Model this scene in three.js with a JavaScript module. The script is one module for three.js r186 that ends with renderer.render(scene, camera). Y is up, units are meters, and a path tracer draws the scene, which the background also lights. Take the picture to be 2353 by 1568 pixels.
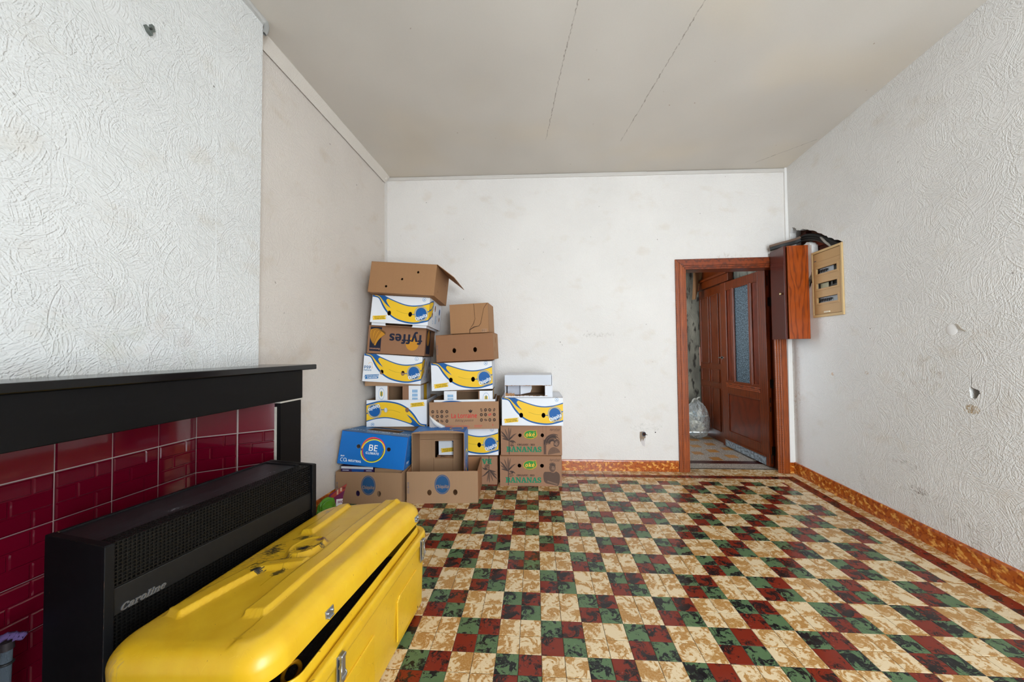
import * as THREE from 'three';
import { RoundedBoxGeometry } from 'three/addons/geometries/RoundedBoxGeometry.js';
import { mergeGeometries, mergeVertices } from 'three/addons/utils/BufferGeometryUtils.js';
import { FontLoader } from 'three/addons/loaders/FontLoader.js';
import { TextGeometry } from 'three/addons/geometries/TextGeometry.js';
import { RectAreaLightUniformsLib } from 'three/addons/lights/RectAreaLightUniformsLib.js';
import { createNoise2D } from 'simplex-noise';

// ---------------------------------------------------------------- camera, sky, light, exposure
const scene = new THREE.Scene();
const camera = new THREE.PerspectiveCamera(2 * Math.atan(784 / 808.65) * 180 / Math.PI, 2353 / 1568, 0.05, 60);
camera.position.set(-0.0089, 1.1843, 1.9227);
camera.quaternion.setFromRotationMatrix(new THREE.Matrix4().makeBasis(
  new THREE.Vector3(0.99772, -0.01081, -0.0666), new THREE.Vector3(0.0124, 0.99965, 0.02349), new THREE.Vector3(0.06633, -0.02426, 0.9975)));
const renderer = new THREE.WebGLRenderer({ antialias: true });
renderer.toneMapping = THREE.LinearToneMapping;
renderer.toneMappingExposure = 1.0;
renderer.shadowMap.enabled = true;
scene.background = new THREE.Color(0.80, 0.91, 1.0);          // overcast sky, seen through the street window behind the camera
scene.backgroundIntensity = 6;
RectAreaLightUniformsLib.init();
const WINDOWS = [[1.16, 1.5, 0.12, 2.56]];                    // the tall street window: x centre, width, bottom, top
const FRONT_Z = 3.1, DAYLIGHT = 11;
for (const [x, w, y0, y1] of WINDOWS) {                       // daylight of the window, as large as its opening
  const l = new THREE.RectAreaLight(new THREE.Color(0.86, 0.94, 1.0), DAYLIGHT, w - 0.1, y1 - y0 - 0.1);
  l.position.set(x, (y0 + y1) / 2, FRONT_Z - 0.03); l.lookAt(x, (y0 + y1) / 2, 0);
  l.name = 'window_daylight'; scene.add(l);
}

// ---------------------------------------------------------------- helpers
let seed = 7;
const rnd = () => { seed = (seed * 1664525 + 1013904223) >>> 0; return seed / 4294967296; };
const rr = (a, b) => a + (b - a) * rnd();
const noise2 = createNoise2D(rnd);
const V = (x, y, z) => new THREE.Vector3(x, y, z);
const names = new Map();
function numbered(n) { const k = names.get(n) ?? 0; names.set(n, k + 1); return k ? n + '_' + String(k).padStart(3, '0') : n; }
function tag(o, label, category, group) { o.userData.label = label; o.userData.category = category; if (group) o.userData.group = group; return o; }
function obj(name, geo, mat, parent) {
  const g = Array.isArray(geo) ? mergeGeometries(geo.map(x => { const q = x.index ? x.toNonIndexed() : x.clone(); for (const k of Object.keys(q.attributes)) if (!['position', 'normal', 'uv'].includes(k)) q.deleteAttribute(k); q.clearGroups(); return q; })) : geo;
  const m = new THREE.Mesh(g, mat); m.name = parent ? name : numbered(name); (parent ?? scene).add(m); return m;
}
function thing(name, label, category, group, p = [0, 0, 0], turn = 0) {
  const o = new THREE.Group(); o.name = numbered(name); o.position.set(...p); o.rotation.order = 'YXZ'; o.rotation.y = turn; scene.add(o);
  return tag(o, label, category, group);
}
function structure(name, p = [0, 0, 0], turn = 0) { const o = new THREE.Group(); o.name = name; o.position.set(...p); o.rotation.y = turn; o.userData.kind = 'structure'; scene.add(o); return o; }
const part = (name, parent) => { const o = new THREE.Group(); o.name = name; parent.add(o); return o; };
const mv = (g, x = 0, y = 0, z = 0, rx = 0, ry = 0, rz = 0) => g.applyMatrix4(new THREE.Matrix4().compose(V(x, y, z), new THREE.Quaternion().setFromEuler(new THREE.Euler(rx, ry, rz, 'YXZ')), V(1, 1, 1)));
const bx = (w, h, d, x = 0, y = 0, z = 0, r = 0) => (r ? new RoundedBoxGeometry(w, h, d, 2, r) : new THREE.BoxGeometry(w, h, d)).translate(x, y, z);
const tube = (pts, r, n = 40, k = 8, closed = false) => new THREE.TubeGeometry(new THREE.CatmullRomCurve3(pts.map(p => V(...p)), closed), n, r, k, closed);
function shapeOf(pts, holes = []) {
  const s = new THREE.Shape(pts.map(p => new THREE.Vector2(...p)));
  for (const h of holes) s.holes.push(h instanceof THREE.Path ? h : new THREE.Path(h.map(p => new THREE.Vector2(...p))));
  return s;
}
const ex = (shape, depth, bevel = 0) => new THREE.ExtrudeGeometry(shape, { depth, bevelEnabled: bevel > 0, bevelThickness: bevel, bevelSize: bevel, bevelOffset: -bevel, bevelSegments: 2, curveSegments: 14 });
const rectP = (x0, y0, x1, y1) => [[x0, y0], [x1, y0], [x1, y1], [x0, y1]];
function rectHole(x0, y0, x1, y1) { return rectP(x0, y0, x1, y1).reverse(); }
function oval(cx, cy, rx, ry) { const p = new THREE.Path(); p.absellipse(cx, cy, rx, ry, 0, Math.PI * 2, true); return p; }
// textures
function canvas(w, h, draw) { const c = document.createElement('canvas'); c.width = w; c.height = h; const g = c.getContext('2d'); draw(g, w, h); return c; }
function tex(c, srgb = true, rep = null) {
  const t = new THREE.CanvasTexture(c); if (srgb) t.colorSpace = THREE.SRGBColorSpace;
  t.wrapS = t.wrapT = THREE.RepeatWrapping; if (rep) t.repeat.set(...rep); return t;
}
const welded = (g) => { g.deleteAttribute('uv'); g.deleteAttribute('normal'); return mergeVertices(g, 1e-5); };
function noiseTex(w, h, f, srgb = true, rep = null) {               // f(u, v) gives [r, g, b] from 0 to 255
  const d = new Uint8Array(w * h * 4);
  for (let y = 0, i = 0; y < h; y++) for (let x = 0; x < w; x++, i += 4) { const c = f(x / w, y / h, x, y); d[i] = c[0]; d[i + 1] = c[1]; d[i + 2] = c[2]; d[i + 3] = 255; }
  const t = new THREE.DataTexture(d, w, h, THREE.RGBAFormat); t.magFilter = THREE.LinearFilter; t.minFilter = THREE.LinearMipmapLinearFilter; t.generateMipmaps = true;
  t.wrapS = t.wrapT = THREE.RepeatWrapping; if (srgb) t.colorSpace = THREE.SRGBColorSpace; if (rep) t.repeat.set(...rep); t.needsUpdate = true; return t;
}
const fbm = (x, y, o = 4) => { let s = 0, a = 0.5; for (let i = 0; i < o; i++) { s += a * noise2(x, y); x *= 2.03; y *= 2.03; a *= 0.5; } return s; };
const mix = (a, b, t) => a.map((v, i) => v + (b[i] - v) * Math.min(1, Math.max(0, t)));
const sst = (a, b, x) => { const t = Math.min(1, Math.max(0, (x - a) / (b - a))); return t * t * (3 - 2 * t); };
const mat = (color, rough = 0.6, extra = {}) => new THREE.MeshStandardMaterial({ color, roughness: rough, ...extra });
const phys = (o) => new THREE.MeshPhysicalMaterial(o);

// the skewed frame of the side walls
const SKEW = -0.0719;
const LO = [-1.535, 0, -1.55], RO = [2.40, 0, -1.585];            // left wall and right wall at the back of the room
const ZB = -1.571;                                              // face of the back wall

// ---------------------------------------------------------------- wall materials
// combed plaster relief: fans of parallel strokes, wrapped at the borders
const reliefCanvas = canvas(2048, 2048, (g, W) => {
  g.fillStyle = '#707070'; g.fillRect(0, 0, W, W); g.lineCap = 'round';
  for (let i = 0; i < 5200; i++) {
    const cx = rnd() * W, cy = rnd() * W, a0 = rnd() * 6.3, n = 3 + (rnd() * 5 | 0), R = rr(40, 240), span = rr(34, 90) / R, step = rr(9, 14);
    const fx = Math.cos(a0), fy = Math.sin(a0);
    for (let k = 0; k < n; k++) {
      const r = R + k * step + rr(-1.5, 1.5), s0 = a0 - span * rr(0.6, 1.1), s1 = a0 + span * rr(0.6, 1.1), x = cx - fx * R, y = cy - fy * R;
      const up = rnd() < 0.5, v = up ? 195 + rnd() * 60 | 0 : 20 + rnd() * 60 | 0;
      g.strokeStyle = `rgba(${v},${v},${v},${rr(0.25, 0.7)})`; g.lineWidth = rr(2, 5.5);
      for (const ox of [0, cx < 330 ? W : cx > W - 330 ? -W : null]) for (const oy of [0, cy < 330 ? W : cy > W - 330 ? -W : null]) if (ox !== null && oy !== null) {
        g.beginPath(); g.arc(x + ox, y + oy, r, s0, s1); g.stroke();
      }
    }
  }
});
const relief = tex(reliefCanvas, false, [1 / 2.2, 1 / 2.2]);
const stain = (g, x, y, rx, ry, col, a, n = 60) => { for (let i = 0; i < n; i++) { const t = rnd() * 6.3, q = Math.sqrt(rnd()); g.fillStyle = `rgba(${col},${a * rr(0.2, 1)})`; g.beginPath(); g.ellipse(x + Math.cos(t) * q * rx, y + Math.sin(t) * q * ry, rr(0.6, rx * 0.16), rr(0.6, ry * 0.2), rnd() * 3, 0, 7); g.fill(); } };
// plaster colour over a wall of w x h metres; spots are given in metres from its left and bottom
function plaster(w, h, base, px, marks) {
  const W = Math.round(w * px), H = Math.round(h * px);
  const c = canvas(W, H, (g) => {
    const im = g.createImageData(W, H), d = im.data;
    for (let y = 0, i = 0; y < H; y++) for (let x = 0; x < W; x++, i += 4) {
      const a = fbm(x / px * 1.1, y / px * 1.1, 3) * 5 + noise2(x / 5, y / 5) * 1.2 + rnd() * 2.5;
      const dirt = sst(0.2, 0.75, fbm(x / px * 2.3 + 9, y / px * 3.1 + 4, 4)) * 9;
      d[i] = base[0] + a - dirt * 0.6; d[i + 1] = base[1] + a - dirt * 0.9; d[i + 2] = base[2] + a - dirt * 1.3; d[i + 3] = 255;
    }
    g.putImageData(im, 0, 0);
    const at = (x, y) => [x * px, H - y * px];
    for (let i = 0; i < w * h * 3; i++) { g.fillStyle = `rgba(60,45,35,${rr(0.2, 0.7)})`; g.beginPath(); g.ellipse(rnd() * W, rnd() * H, rr(0.5, 1.4), rr(0.5, 1.8), rnd() * 3, 0, 7); g.fill(); }
    marks?.(g, at, px);
  });
  return tex(c, true, [1 / w, 1 / h]);
}
const wallMat = (map, bump) => mat(0xffffff, 0.72, { map, bumpMap: relief, bumpScale: bump });

// ---------------------------------------------------------------- the room
const WB = [206, 201, 197];
// back wall, with the doorway
{
  const map = plaster(4.6, 3.4, [228, 223, 218], 330, (g, at, p) => {
    stain(g, ...at(3.9, 2.05), 60, 10, '120,90,60', 0.10, 40); stain(g, ...at(2.6, 1.32), 60, 6, '120,110,95', 0.16, 60);
    stain(g, ...at(3.05, 0.42), 50, 12, '120,120,110', 0.12, 40); stain(g, ...at(0.35, 1.35), 24, 40, '140,110,80', 0.16, 60);
  });
  map.offset.set(2.0 / 4.6, 0);
  const w = structure('wall_back');
  obj('plaster', ex(shapeOf([[-2.0, 0], [1.42, 0], [1.42, 1.95], [2.315, 1.95], [2.315, 0], [2.6, 0], [2.6, 3.4], [-2.0, 3.4]]), 0.15).translate(0, 0, ZB - 0.15), wallMat(map, 0.0022), w);
  // moulded corner bead on the right, beside the door frame
  obj('corner_bead', ex(shapeOf([[2.352, 0.1], [2.412, 0.1], [2.425, 2.93], [2.378, 2.93]]), 0.012, 0.004).translate(0, 0, ZB), mat(0xe9e6e2, 0.7, { bumpMap: relief, bumpScale: 0.0006 }), w);
  obj('corner_bead', ex(shapeOf([[-1.565, 0.6], [-1.515, 0.6], [-1.512, 2.93], [-1.562, 2.93]]), 0.012, 0.004).translate(0, 0, ZB), mat(0xd6d0ca, 0.7, { bumpMap: relief, bumpScale: 0.0006 }), w);
  // skirting joint of plaster under the ceiling
  const c = []; for (let i = 0; i < 12; i++) { const x0 = -1.5 + i * 0.325, y = 2.945 - (x0 + 1.5) * 0.0205; c.push(mv(bx(0.326, 0.03 + rnd() * 0.006, 0.012), x0 + 0.16, y, ZB + 0.004, 0, 0, -0.0205)); }
  obj('plaster_joint', c, mat(0xdcd6cf, 0.75, { bumpMap: relief, bumpScale: 0.0008 }), w);
}
// left wall and the chimney breast that stands out from it
{
  const map = plaster(6, 3.6, [214, 205, 196], 260, (g, at, p) => {      // x runs from the front (0) to the back (6)
    stain(g, ...at(5.75, 1.35), 30, 50, '120,95,70', 0.22, 90); stain(g, ...at(5.3, 1.9), 60, 90, '140,120,100', 0.06, 90); stain(g, ...at(5.6, 0.35), 50, 60, '120,95,75', 0.10, 90);
  });
  map.offset.set(5.2 / 6, 0);
  const w = structure('wall_left', LO, SKEW + Math.PI / 2);
  obj('plaster', ex(shapeOf(rectP(-5.2, 0, 0.3, 3.6)), 0.15).translate(0, 0, -0.15), wallMat(map, 0.0022), w);
  // cornice strip, rising with the ceiling
  const prof = shapeOf([[0, 0], [0.012, -0.062], [0.035, -0.03], [0.06, -0.004], [0.06, 0.02], [0, 0.03]]);
  const g = ex(prof, 1.62); const p = g.attributes.position;
  for (let i = 0; i < p.count; i++) p.setXYZ(i, p.getX(i), p.getY(i) + 2.966 + p.getZ(i) * 0.074, p.getZ(i));
  g.computeVertexNormals(); g.rotateY(-Math.PI / 2);
  const co = structure('trim_1', LO, SKEW + Math.PI / 2);
  obj('cornice', g, mat(0xd8d0c6, 0.75, { bumpMap: relief, bumpScale: 0.0015 }), co);
  obj('end_block', bx(0.035, 0.05, 0.05, -0.02, 2.945, 0.02, 0.01), mat(0xd8d0c6, 0.75), co);
}
{
  const map = plaster(2.0, 2.5, [222, 222, 220], 400, (g, at, p) => { stain(g, ...at(0.35, 0.85), 22, 26, '170,165,120', 0.16, 60); stain(g, ...at(1.15, 1.2), 120, 80, '160,150,130', 0.05, 120); });
  map.offset.set(3.4 / 2, 0);
  const w = structure('wall_chimney', LO, SKEW + Math.PI / 2);
  obj('masonry', bx(1.76, 2.2, 0.105, -2.5, 2.2, 0.0525), mat(0xc9c6c0, 0.8), w);
  const bm = wallMat(map, 0.0042);
  // three widths of embossed paper, lapped at the seams
  for (const [a0, a1, t, lean] of [[1.617, 1.866, 0.0125, 0], [1.858, 2.436, 0.011, 0.006], [2.428, 3.38, 0.0128, 0.004]])
    obj('wallpaper_strip', ex(shapeOf([[-a1, 1.1], [-a0, 1.1], [-a0 + (a0 < 1.7 ? 0.018 : lean), 3.3], [-a1 + lean, 3.3]]), t - 0.001, 0.001).translate(0, 0, 0.1), bm, w);
  const t2 = structure('trim_2', LO, SKEW + Math.PI / 2);
  const pts = []; for (let i = 0; i <= 14; i++) pts.push([-1.59 - i * 0.1, 3.075 + i * 0.0074 + rr(-0.004, 0.004), 0.115 + rr(-0.003, 0.003)]);
  obj('plaster_bead', tube(pts, 0.022, 60, 7), mat(0xdad8d3, 0.8, { bumpMap: relief, bumpScale: 0.003 }), t2);
  obj('plaster_bead', tube([[-1.60, 3.08, 0.12], [-1.592, 3.06, 0.125], [-1.588, 3.03, 0.118], [-1.594, 3.01, 0.11]], 0.014, 14, 7), mat(0xdad8d3, 0.8, { bumpMap: relief, bumpScale: 0.003 }), t2);
}
// right wall with the broken hole round the fuse panel; shape x runs from the back (0) to the front
{
  const map = plaster(6, 3.4, [228, 226, 223], 330, (g, at, p) => {
    for (let i = 0; i < 34; i++) { const x = rr(0.5, 2.4), y = 0.1 + Math.pow(rnd(), 2) * 0.34; stain(g, ...at(x + 0.5, y), rr(8, 34), rr(5, 20), rnd() < 0.6 ? '95,80,66' : '140,100,60', rr(0.05, 0.16), 40); }
    stain(g, ...at(1.68, 0.3), 16, 8, '70,55,45', 0.4, 40); stain(g, ...at(2.35, 0.42), 26, 26, '120,90,60', 0.35, 50); stain(g, ...at(1.72, 1.0), 40, 40, '150,130,105', 0.12, 60);
    for (let i = 0; i < 14; i++) stain(g, ...at(rr(0.52, 0.62), rr(0.3, 1.2)), 5, 26, '150,110,80', 0.16, 24);
    stain(g, ...at(1.98, 0.84), 12, 8, '150,120,80', 0.7, 70); stain(g, ...at(1.02, 0.96), 4, 4, '190,110,40', 0.8, 20); stain(g, ...at(1.34, 0.99), 5, 5, '150,100,60', 0.6, 20);
    g.strokeStyle = 'rgba(70,65,60,.7)'; g.lineWidth = 2; g.beginPath(); g.moveTo(...at(2.30, 0.55)); g.lineTo(...at(2.38, 0.585)); g.stroke();
  });
  map.offset.set(0.5 / 6, 0);
  const jag = (pts, a) => { const o = []; for (let i = 0; i < pts.length; i++) { const p = pts[i], q = pts[(i + 1) % pts.length]; for (let k = 0; k < 5; k++) { const t = k / 5; o.push([p[0] + (q[0] - p[0]) * t + (k ? rr(-a, a) : 0), p[1] + (q[1] - p[1]) * t + (k ? rr(-a, a) : 0)]); } } return o; };
  const hole = jag([[0.055, 2.11], [0.05, 2.25], [0.085, 2.295], [0.125, 2.275], [0.15, 2.245], [0.25, 2.222], [0.35, 2.178], [0.45, 2.118], [0.54, 2.055], [0.665, 1.985], [0.655, 1.46], [0.352, 1.46], [0.352, 1.72], [0.315, 1.73], [0.27, 1.66], [0.262, 1.76], [0.315, 1.815], [0.335, 1.86], [0.33, 2.06], [0.27, 2.10], [0.17, 2.075]], 0.006).reverse();
  const hole2 = jag([[1.478, 0.965], [1.492, 0.955], [1.516, 0.945], [1.522, 0.93], [1.512, 0.918], [1.50, 0.895], [1.478, 0.9], [1.474, 0.935]], 0.003).reverse();
  const slit = [[1.488, 1.05], [1.481, 1.0], [1.479, 0.966], [1.4865, 0.965]].reverse();
  const w = structure('wall_right', RO, SKEW - Math.PI / 2);
  obj('plaster', ex(shapeOf(rectP(-0.3, 0, 5.2, 3.4), [hole, hole2, slit]), 0.05).translate(0, 0, -0.05), wallMat(map, 0.0028), w);
  const brickM = mat(0x6b3324, 0.9, { bumpMap: relief, bumpScale: 0.004 });
  obj('masonry', bx(5.5, 3.4, 0.06, 2.45, 1.7, -0.15), mat(0x6b4636, 0.95, { bumpMap: relief, bumpScale: 0.004 }), w);
  obj('brick', mv(bx(0.15, 0.055, 0.05, 0, 0, 0, 0.006), 0.33, 2.075, -0.078, 0, 0, -0.12), mat(0xa2452a, 0.9, { bumpMap: relief, bumpScale: 0.003 }), w);
  obj('brick', mv(bx(0.16, 0.055, 0.05, 0, 0, 0, 0.006), 0.41, 2.01, -0.08, 0, 0, -0.05), brickM, w);
  obj('brick', mv(bx(0.1, 0.055, 0.05, 0, 0, 0, 0.006), 0.1, 2.2, -0.1, 0, 0, 0.2), brickM, w);
  obj('mortar_lump', new THREE.IcosahedronGeometry(0.03, 3).scale(1.3, 0.8, 0.5).translate(0.20, 2.10, -0.07), mat(0xa89f92, 0.95, { bumpMap: relief, bumpScale: 0.006 }), w);
  obj('mortar_lump', new THREE.IcosahedronGeometry(0.022, 2).scale(1, 0.9, 0.7).translate(1.498, 0.905, -0.035), mat(0xb79a72, 0.95, { bumpMap: relief, bumpScale: 0.006 }), w);
  // a dent and a smooth patch of filler higher up
  obj('filler_patch', new THREE.SphereGeometry(0.03, 20, 10).scale(1, 1.05, 0.12).translate(1.40, 1.268, 0), mat(0xf0efee, 0.6), w);
  obj('torn_paper', ex(shapeOf([[1.425, 1.3], [1.437, 1.293], [1.452, 1.272], [1.474, 1.256], [1.464, 1.258], [1.446, 1.266], [1.432, 1.28]]), 0.004).translate(0, 0, 0.001), mat(0xb5ab9e, 0.9), w);
}
// front wall behind the camera, with the two street windows
{
  const w = structure('wall_front', [0, 0, FRONT_Z]);
  obj('plaster', ex(shapeOf(rectP(-2.4, 0, 2.6, 3.6), WINDOWS.map(([x, d, y0, y1]) => rectHole(x - d / 2, y0, x + d / 2, y1))), 0.25), mat(0xd8d6d2, 0.75, { bumpMap: relief, bumpScale: 0.002 }), w);
  WINDOWS.forEach(([x, d, y0, y1], i) => {
    const g = structure('window_' + (i + 1), [x, y0, FRONT_Z + 0.1]), h = y1 - y0, white = mat(0xe8e8e4, 0.4);
    obj('window_frame', ex(shapeOf(rectP(-d / 2, 0, d / 2, h), [rectHole(-d / 2 + 0.06, 0.06, -0.035, h * 0.7), rectHole(0.035, 0.06, d / 2 - 0.06, h * 0.7), rectHole(-d / 2 + 0.06, h * 0.7 + 0.06, d / 2 - 0.06, h - 0.06)]), 0.05, 0.006), white, g);
    obj('pane', bx(d - 0.1, h - 0.1, 0.004, 0, h / 2, 0.025), phys({ color: 0xffffff, roughness: 0.02, transmission: 1, thickness: 0, ior: 1.5 }), g);
    obj('window_sill', bx(d + 0.1, 0.03, 0.2, 0, -0.015, -0.13, 0.006), white, g);
  });
}
// ceiling: one slightly warped slab with hairline cracks
{
  const X0 = -2.0, X1 = 2.6, Z0 = -1.72, Z1 = 3.4, W = X1 - X0, D = Z1 - Z0;
  const hAt = (x, z) => { const u = (x - (LO[0] - 0.072 * (z - LO[2]))) / 3.97, al = z + 1.57; return (1 - u) * (2.968 + 0.074 * al) + u * (2.888 + 0.018 * al); };
  const px = 380;
  const line = (g, pts, col, wd) => { g.strokeStyle = col; g.lineJoin = 'round'; let prev = null; for (let i = 0; i + 1 < pts.length; i++) for (let k = 0; k < 26; k++) { const t = k / 26, x = (pts[i][0] + (pts[i + 1][0] - pts[i][0]) * t - X0) * px + rr(-1.3, 1.3), y = (pts[i][1] + (pts[i + 1][1] - pts[i][1]) * t - Z0) * px; if (prev) { g.globalAlpha = rr(0.25, 1); g.lineWidth = wd * rr(0.5, 1.3); g.beginPath(); g.moveTo(...prev); g.lineTo(x, y); g.stroke(); } prev = [x, y]; } g.globalAlpha = 1; };
  const cracks = [[[0.30, 0.6], [0.238, 0.102], [0.192, -0.22], [0.15, -0.593], [0.10, -1.05]], [[0.95, 0.6], [0.887, 0.081], [0.855, -0.173], [0.816, -0.457], [0.73, -1.1]], [[2.05, -1.45], [2.35, -1.1]]];
  const cm = canvas(Math.round(W * px), Math.round(D * px), (g, w, h) => {
    const im = g.createImageData(w, h), d = im.data;
    for (let y = 0, i = 0; y < h; y++) for (let x = 0; x < w; x++, i += 4) {
      const a = fbm(x / px * 0.8, y / px * 0.8 + 40, 3) * 7 + rnd() * 2, b = sst(-0.1, 0.5, fbm(x / px * 0.55 + 7, y / px * 0.7 + 3, 3));
      d[i] = 205 + a + b * 3; d[i + 1] = 198 + a; d[i + 2] = 188 + a - b * 5; d[i + 3] = 255;
    }
    g.putImageData(im, 0, 0);
    for (const c of cracks) line(g, c, 'rgba(110,98,86,.75)', 1.9);
    for (let i = 0; i < 60; i++) { g.fillStyle = `rgba(110,80,55,${rr(0.2, 0.7)})`; g.beginPath(); g.ellipse(rnd() * w, rnd() * h, rr(0.7, 2.2), rr(0.7, 2), rnd() * 3, 0, 7); g.fill(); }
  });
  const bm = canvas(1024, 1024, (g, w) => { g.fillStyle = '#808080'; g.fillRect(0, 0, w, w); for (let i = 0; i < 900; i++) { const v = rr(110, 146) | 0; g.fillStyle = `rgba(${v},${v},${v},.3)`; g.beginPath(); g.ellipse(rnd() * w, rnd() * w, rr(10, 90), rr(4, 20), rnd() * 3, 0, 7); g.fill(); } });
  const N = 24, make = (top) => {
    const g = new THREE.PlaneGeometry(1, 1, N, N), p = g.attributes.position, uv = g.attributes.uv;
    for (let i = 0; i < p.count; i++) { const x = X0 + (p.getX(i) + 0.5) * W, z = Z0 + (p.getY(i) + 0.5) * D; p.setXYZ(i, x, hAt(x, z) + (top ? 0.15 : 0), z); uv.setXY(i, x - X0, z - Z0); }
    if (top) g.index.array.reverse(); g.computeVertexNormals(); return g;
  };
  const m = tex(cm, true, [1 / W, 1 / D]); m.flipY = false;
  const ce = structure('ceiling');
  obj('plaster', [make(false), make(true)], mat(0xffffff, 0.8, { map: m, bumpMap: tex(bm, false, [0.6, 0.6]), bumpScale: 0.002 }), ce);
}

// ---------------------------------------------------------------- floor of marbled tiles
const S = 0.088;
const tileAtlas = noiseTex(1024, 1024, (() => {
  const cream = [214, 192, 156], tan = [164, 116, 58], green = [84, 108, 74], red = [118, 38, 22], black = [22, 23, 25];
  return (u, v, x, y) => {
    const cx = x >> 7, cy = y >> 7, kind = cy < 4 ? 0 : cy < 6 ? 1 : 2, ox = cx * 37.1, oy = cy * 53.7, a = (x & 127) / 128, b = (y & 127) / 128;
    const th = noise2(ox * 1.7, oy * 1.3) * 2.6 * Math.exp(-((a - 0.5) ** 2 + (b - 0.5) ** 2) * 7), ca = Math.cos(th), sa = Math.sin(th), A = (a - 0.5) * ca - (b - 0.5) * sa, B = (a - 0.5) * sa + (b - 0.5) * ca;
    const wx = fbm(A * 2.2 + ox, B * 2.2 + oy, 3), wy = fbm(A * 2.2 + ox + 5, B * 2.2 + oy + 9, 3);
    const n = noise2(A * 1.0 + wx * 0.5 + ox * 3, B * 1.25 + wy * 0.5 + oy * 3) * 0.42 + fbm(A * 4.2 + wx * 1.6 + ox, B * 6.5 + wy * 1.6 + oy, 4) * 0.30 + fbm(a * 15 + wx * 3 + ox, b * 19 + oy, 2) * 0.16 + noise2(a * 40 + ox, b * 40 + oy) * 0.05, bias = noise2(ox * 3, oy * 3) * 0.06;
    const e = Math.min(a, b, 1 - a, 1 - b) < 0.022 ? 0.86 : 1;
    let c;
    if (kind === 0) c = mix(cream, tan, sst(-0.13, 0.15, n + bias) * (0.85 + 0.15 * noise2(a * 9 + ox, b * 9)));
    else if (kind === 1) c = mix(green, black, sst(-0.02, 0.2, n + bias));
    else c = mix(red, black, sst(-0.02, 0.34, n + bias) * 0.92);
    return c.map(q => q * e);
  };
})());
const tileMat = phys({ map: tileAtlas, roughness: 0.3, roughnessMap: noiseTex(512, 512, (u, v) => { const q = 165 + fbm(u * 7, v * 7, 4) * 120; return [q, q, q]; }, false, [3, 3]), clearcoat: 0.0, specularIntensity: 0.6 });
const TOP = 0, TH = 0.008;
function tilePoly(poly, cell, ox, oy) {                          // poly in metres round (0, 0); a slab with a fine chamfer; uv in its cell of the atlas
  const g = new THREE.BufferGeometry(), P = [], U = [], n = poly.length;
  const cx = cell % 8 / 8, cy = (cell / 8 | 0) / 8, uvOf = (p) => [cx + (0.03 + 0.94 * Math.min(1, Math.max(0, (p[0] - ox) / S))) / 8, cy + (0.03 + 0.94 * Math.min(1, Math.max(0, (p[1] - oy) / S))) / 8];
  const cen = poly.reduce((a, p) => [a[0] + p[0] / n, a[1] + p[1] / n], [0, 0]);
  const inset = (d) => poly.map(p => { const l = Math.hypot(p[0] - cen[0], p[1] - cen[1]) || 1; return [p[0] + (cen[0] - p[0]) * d / l, p[1] + (cen[1] - p[1]) * d / l]; });
  const a = inset(0.0027), b = inset(0.0013), tri = (...q) => q.forEach(([p, y]) => { P.push(p[0], y, p[1]); U.push(...uvOf(p)); });
  for (let i = 1; i + 1 < n; i++) tri([a[0], 0], [a[i + 1], 0], [a[i], 0]);
  for (let i = 0; i < n; i++) { const j = (i + 1) % n; tri([a[i], 0], [a[j], 0], [b[i], -0.0009]); tri([a[j], 0], [b[j], -0.0009], [b[i], -0.0009]); tri([b[i], -0.0009], [b[j], -0.0009], [b[i], -TH]); tri([b[j], -0.0009], [b[j], -TH], [b[i], -TH]); }
  g.setAttribute('position', new THREE.Float32BufferAttribute(P, 3)); g.setAttribute('uv', new THREE.Float32BufferAttribute(U, 2)); g.computeVertexNormals(); return g;
}
const floorG = structure('floor');
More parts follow.
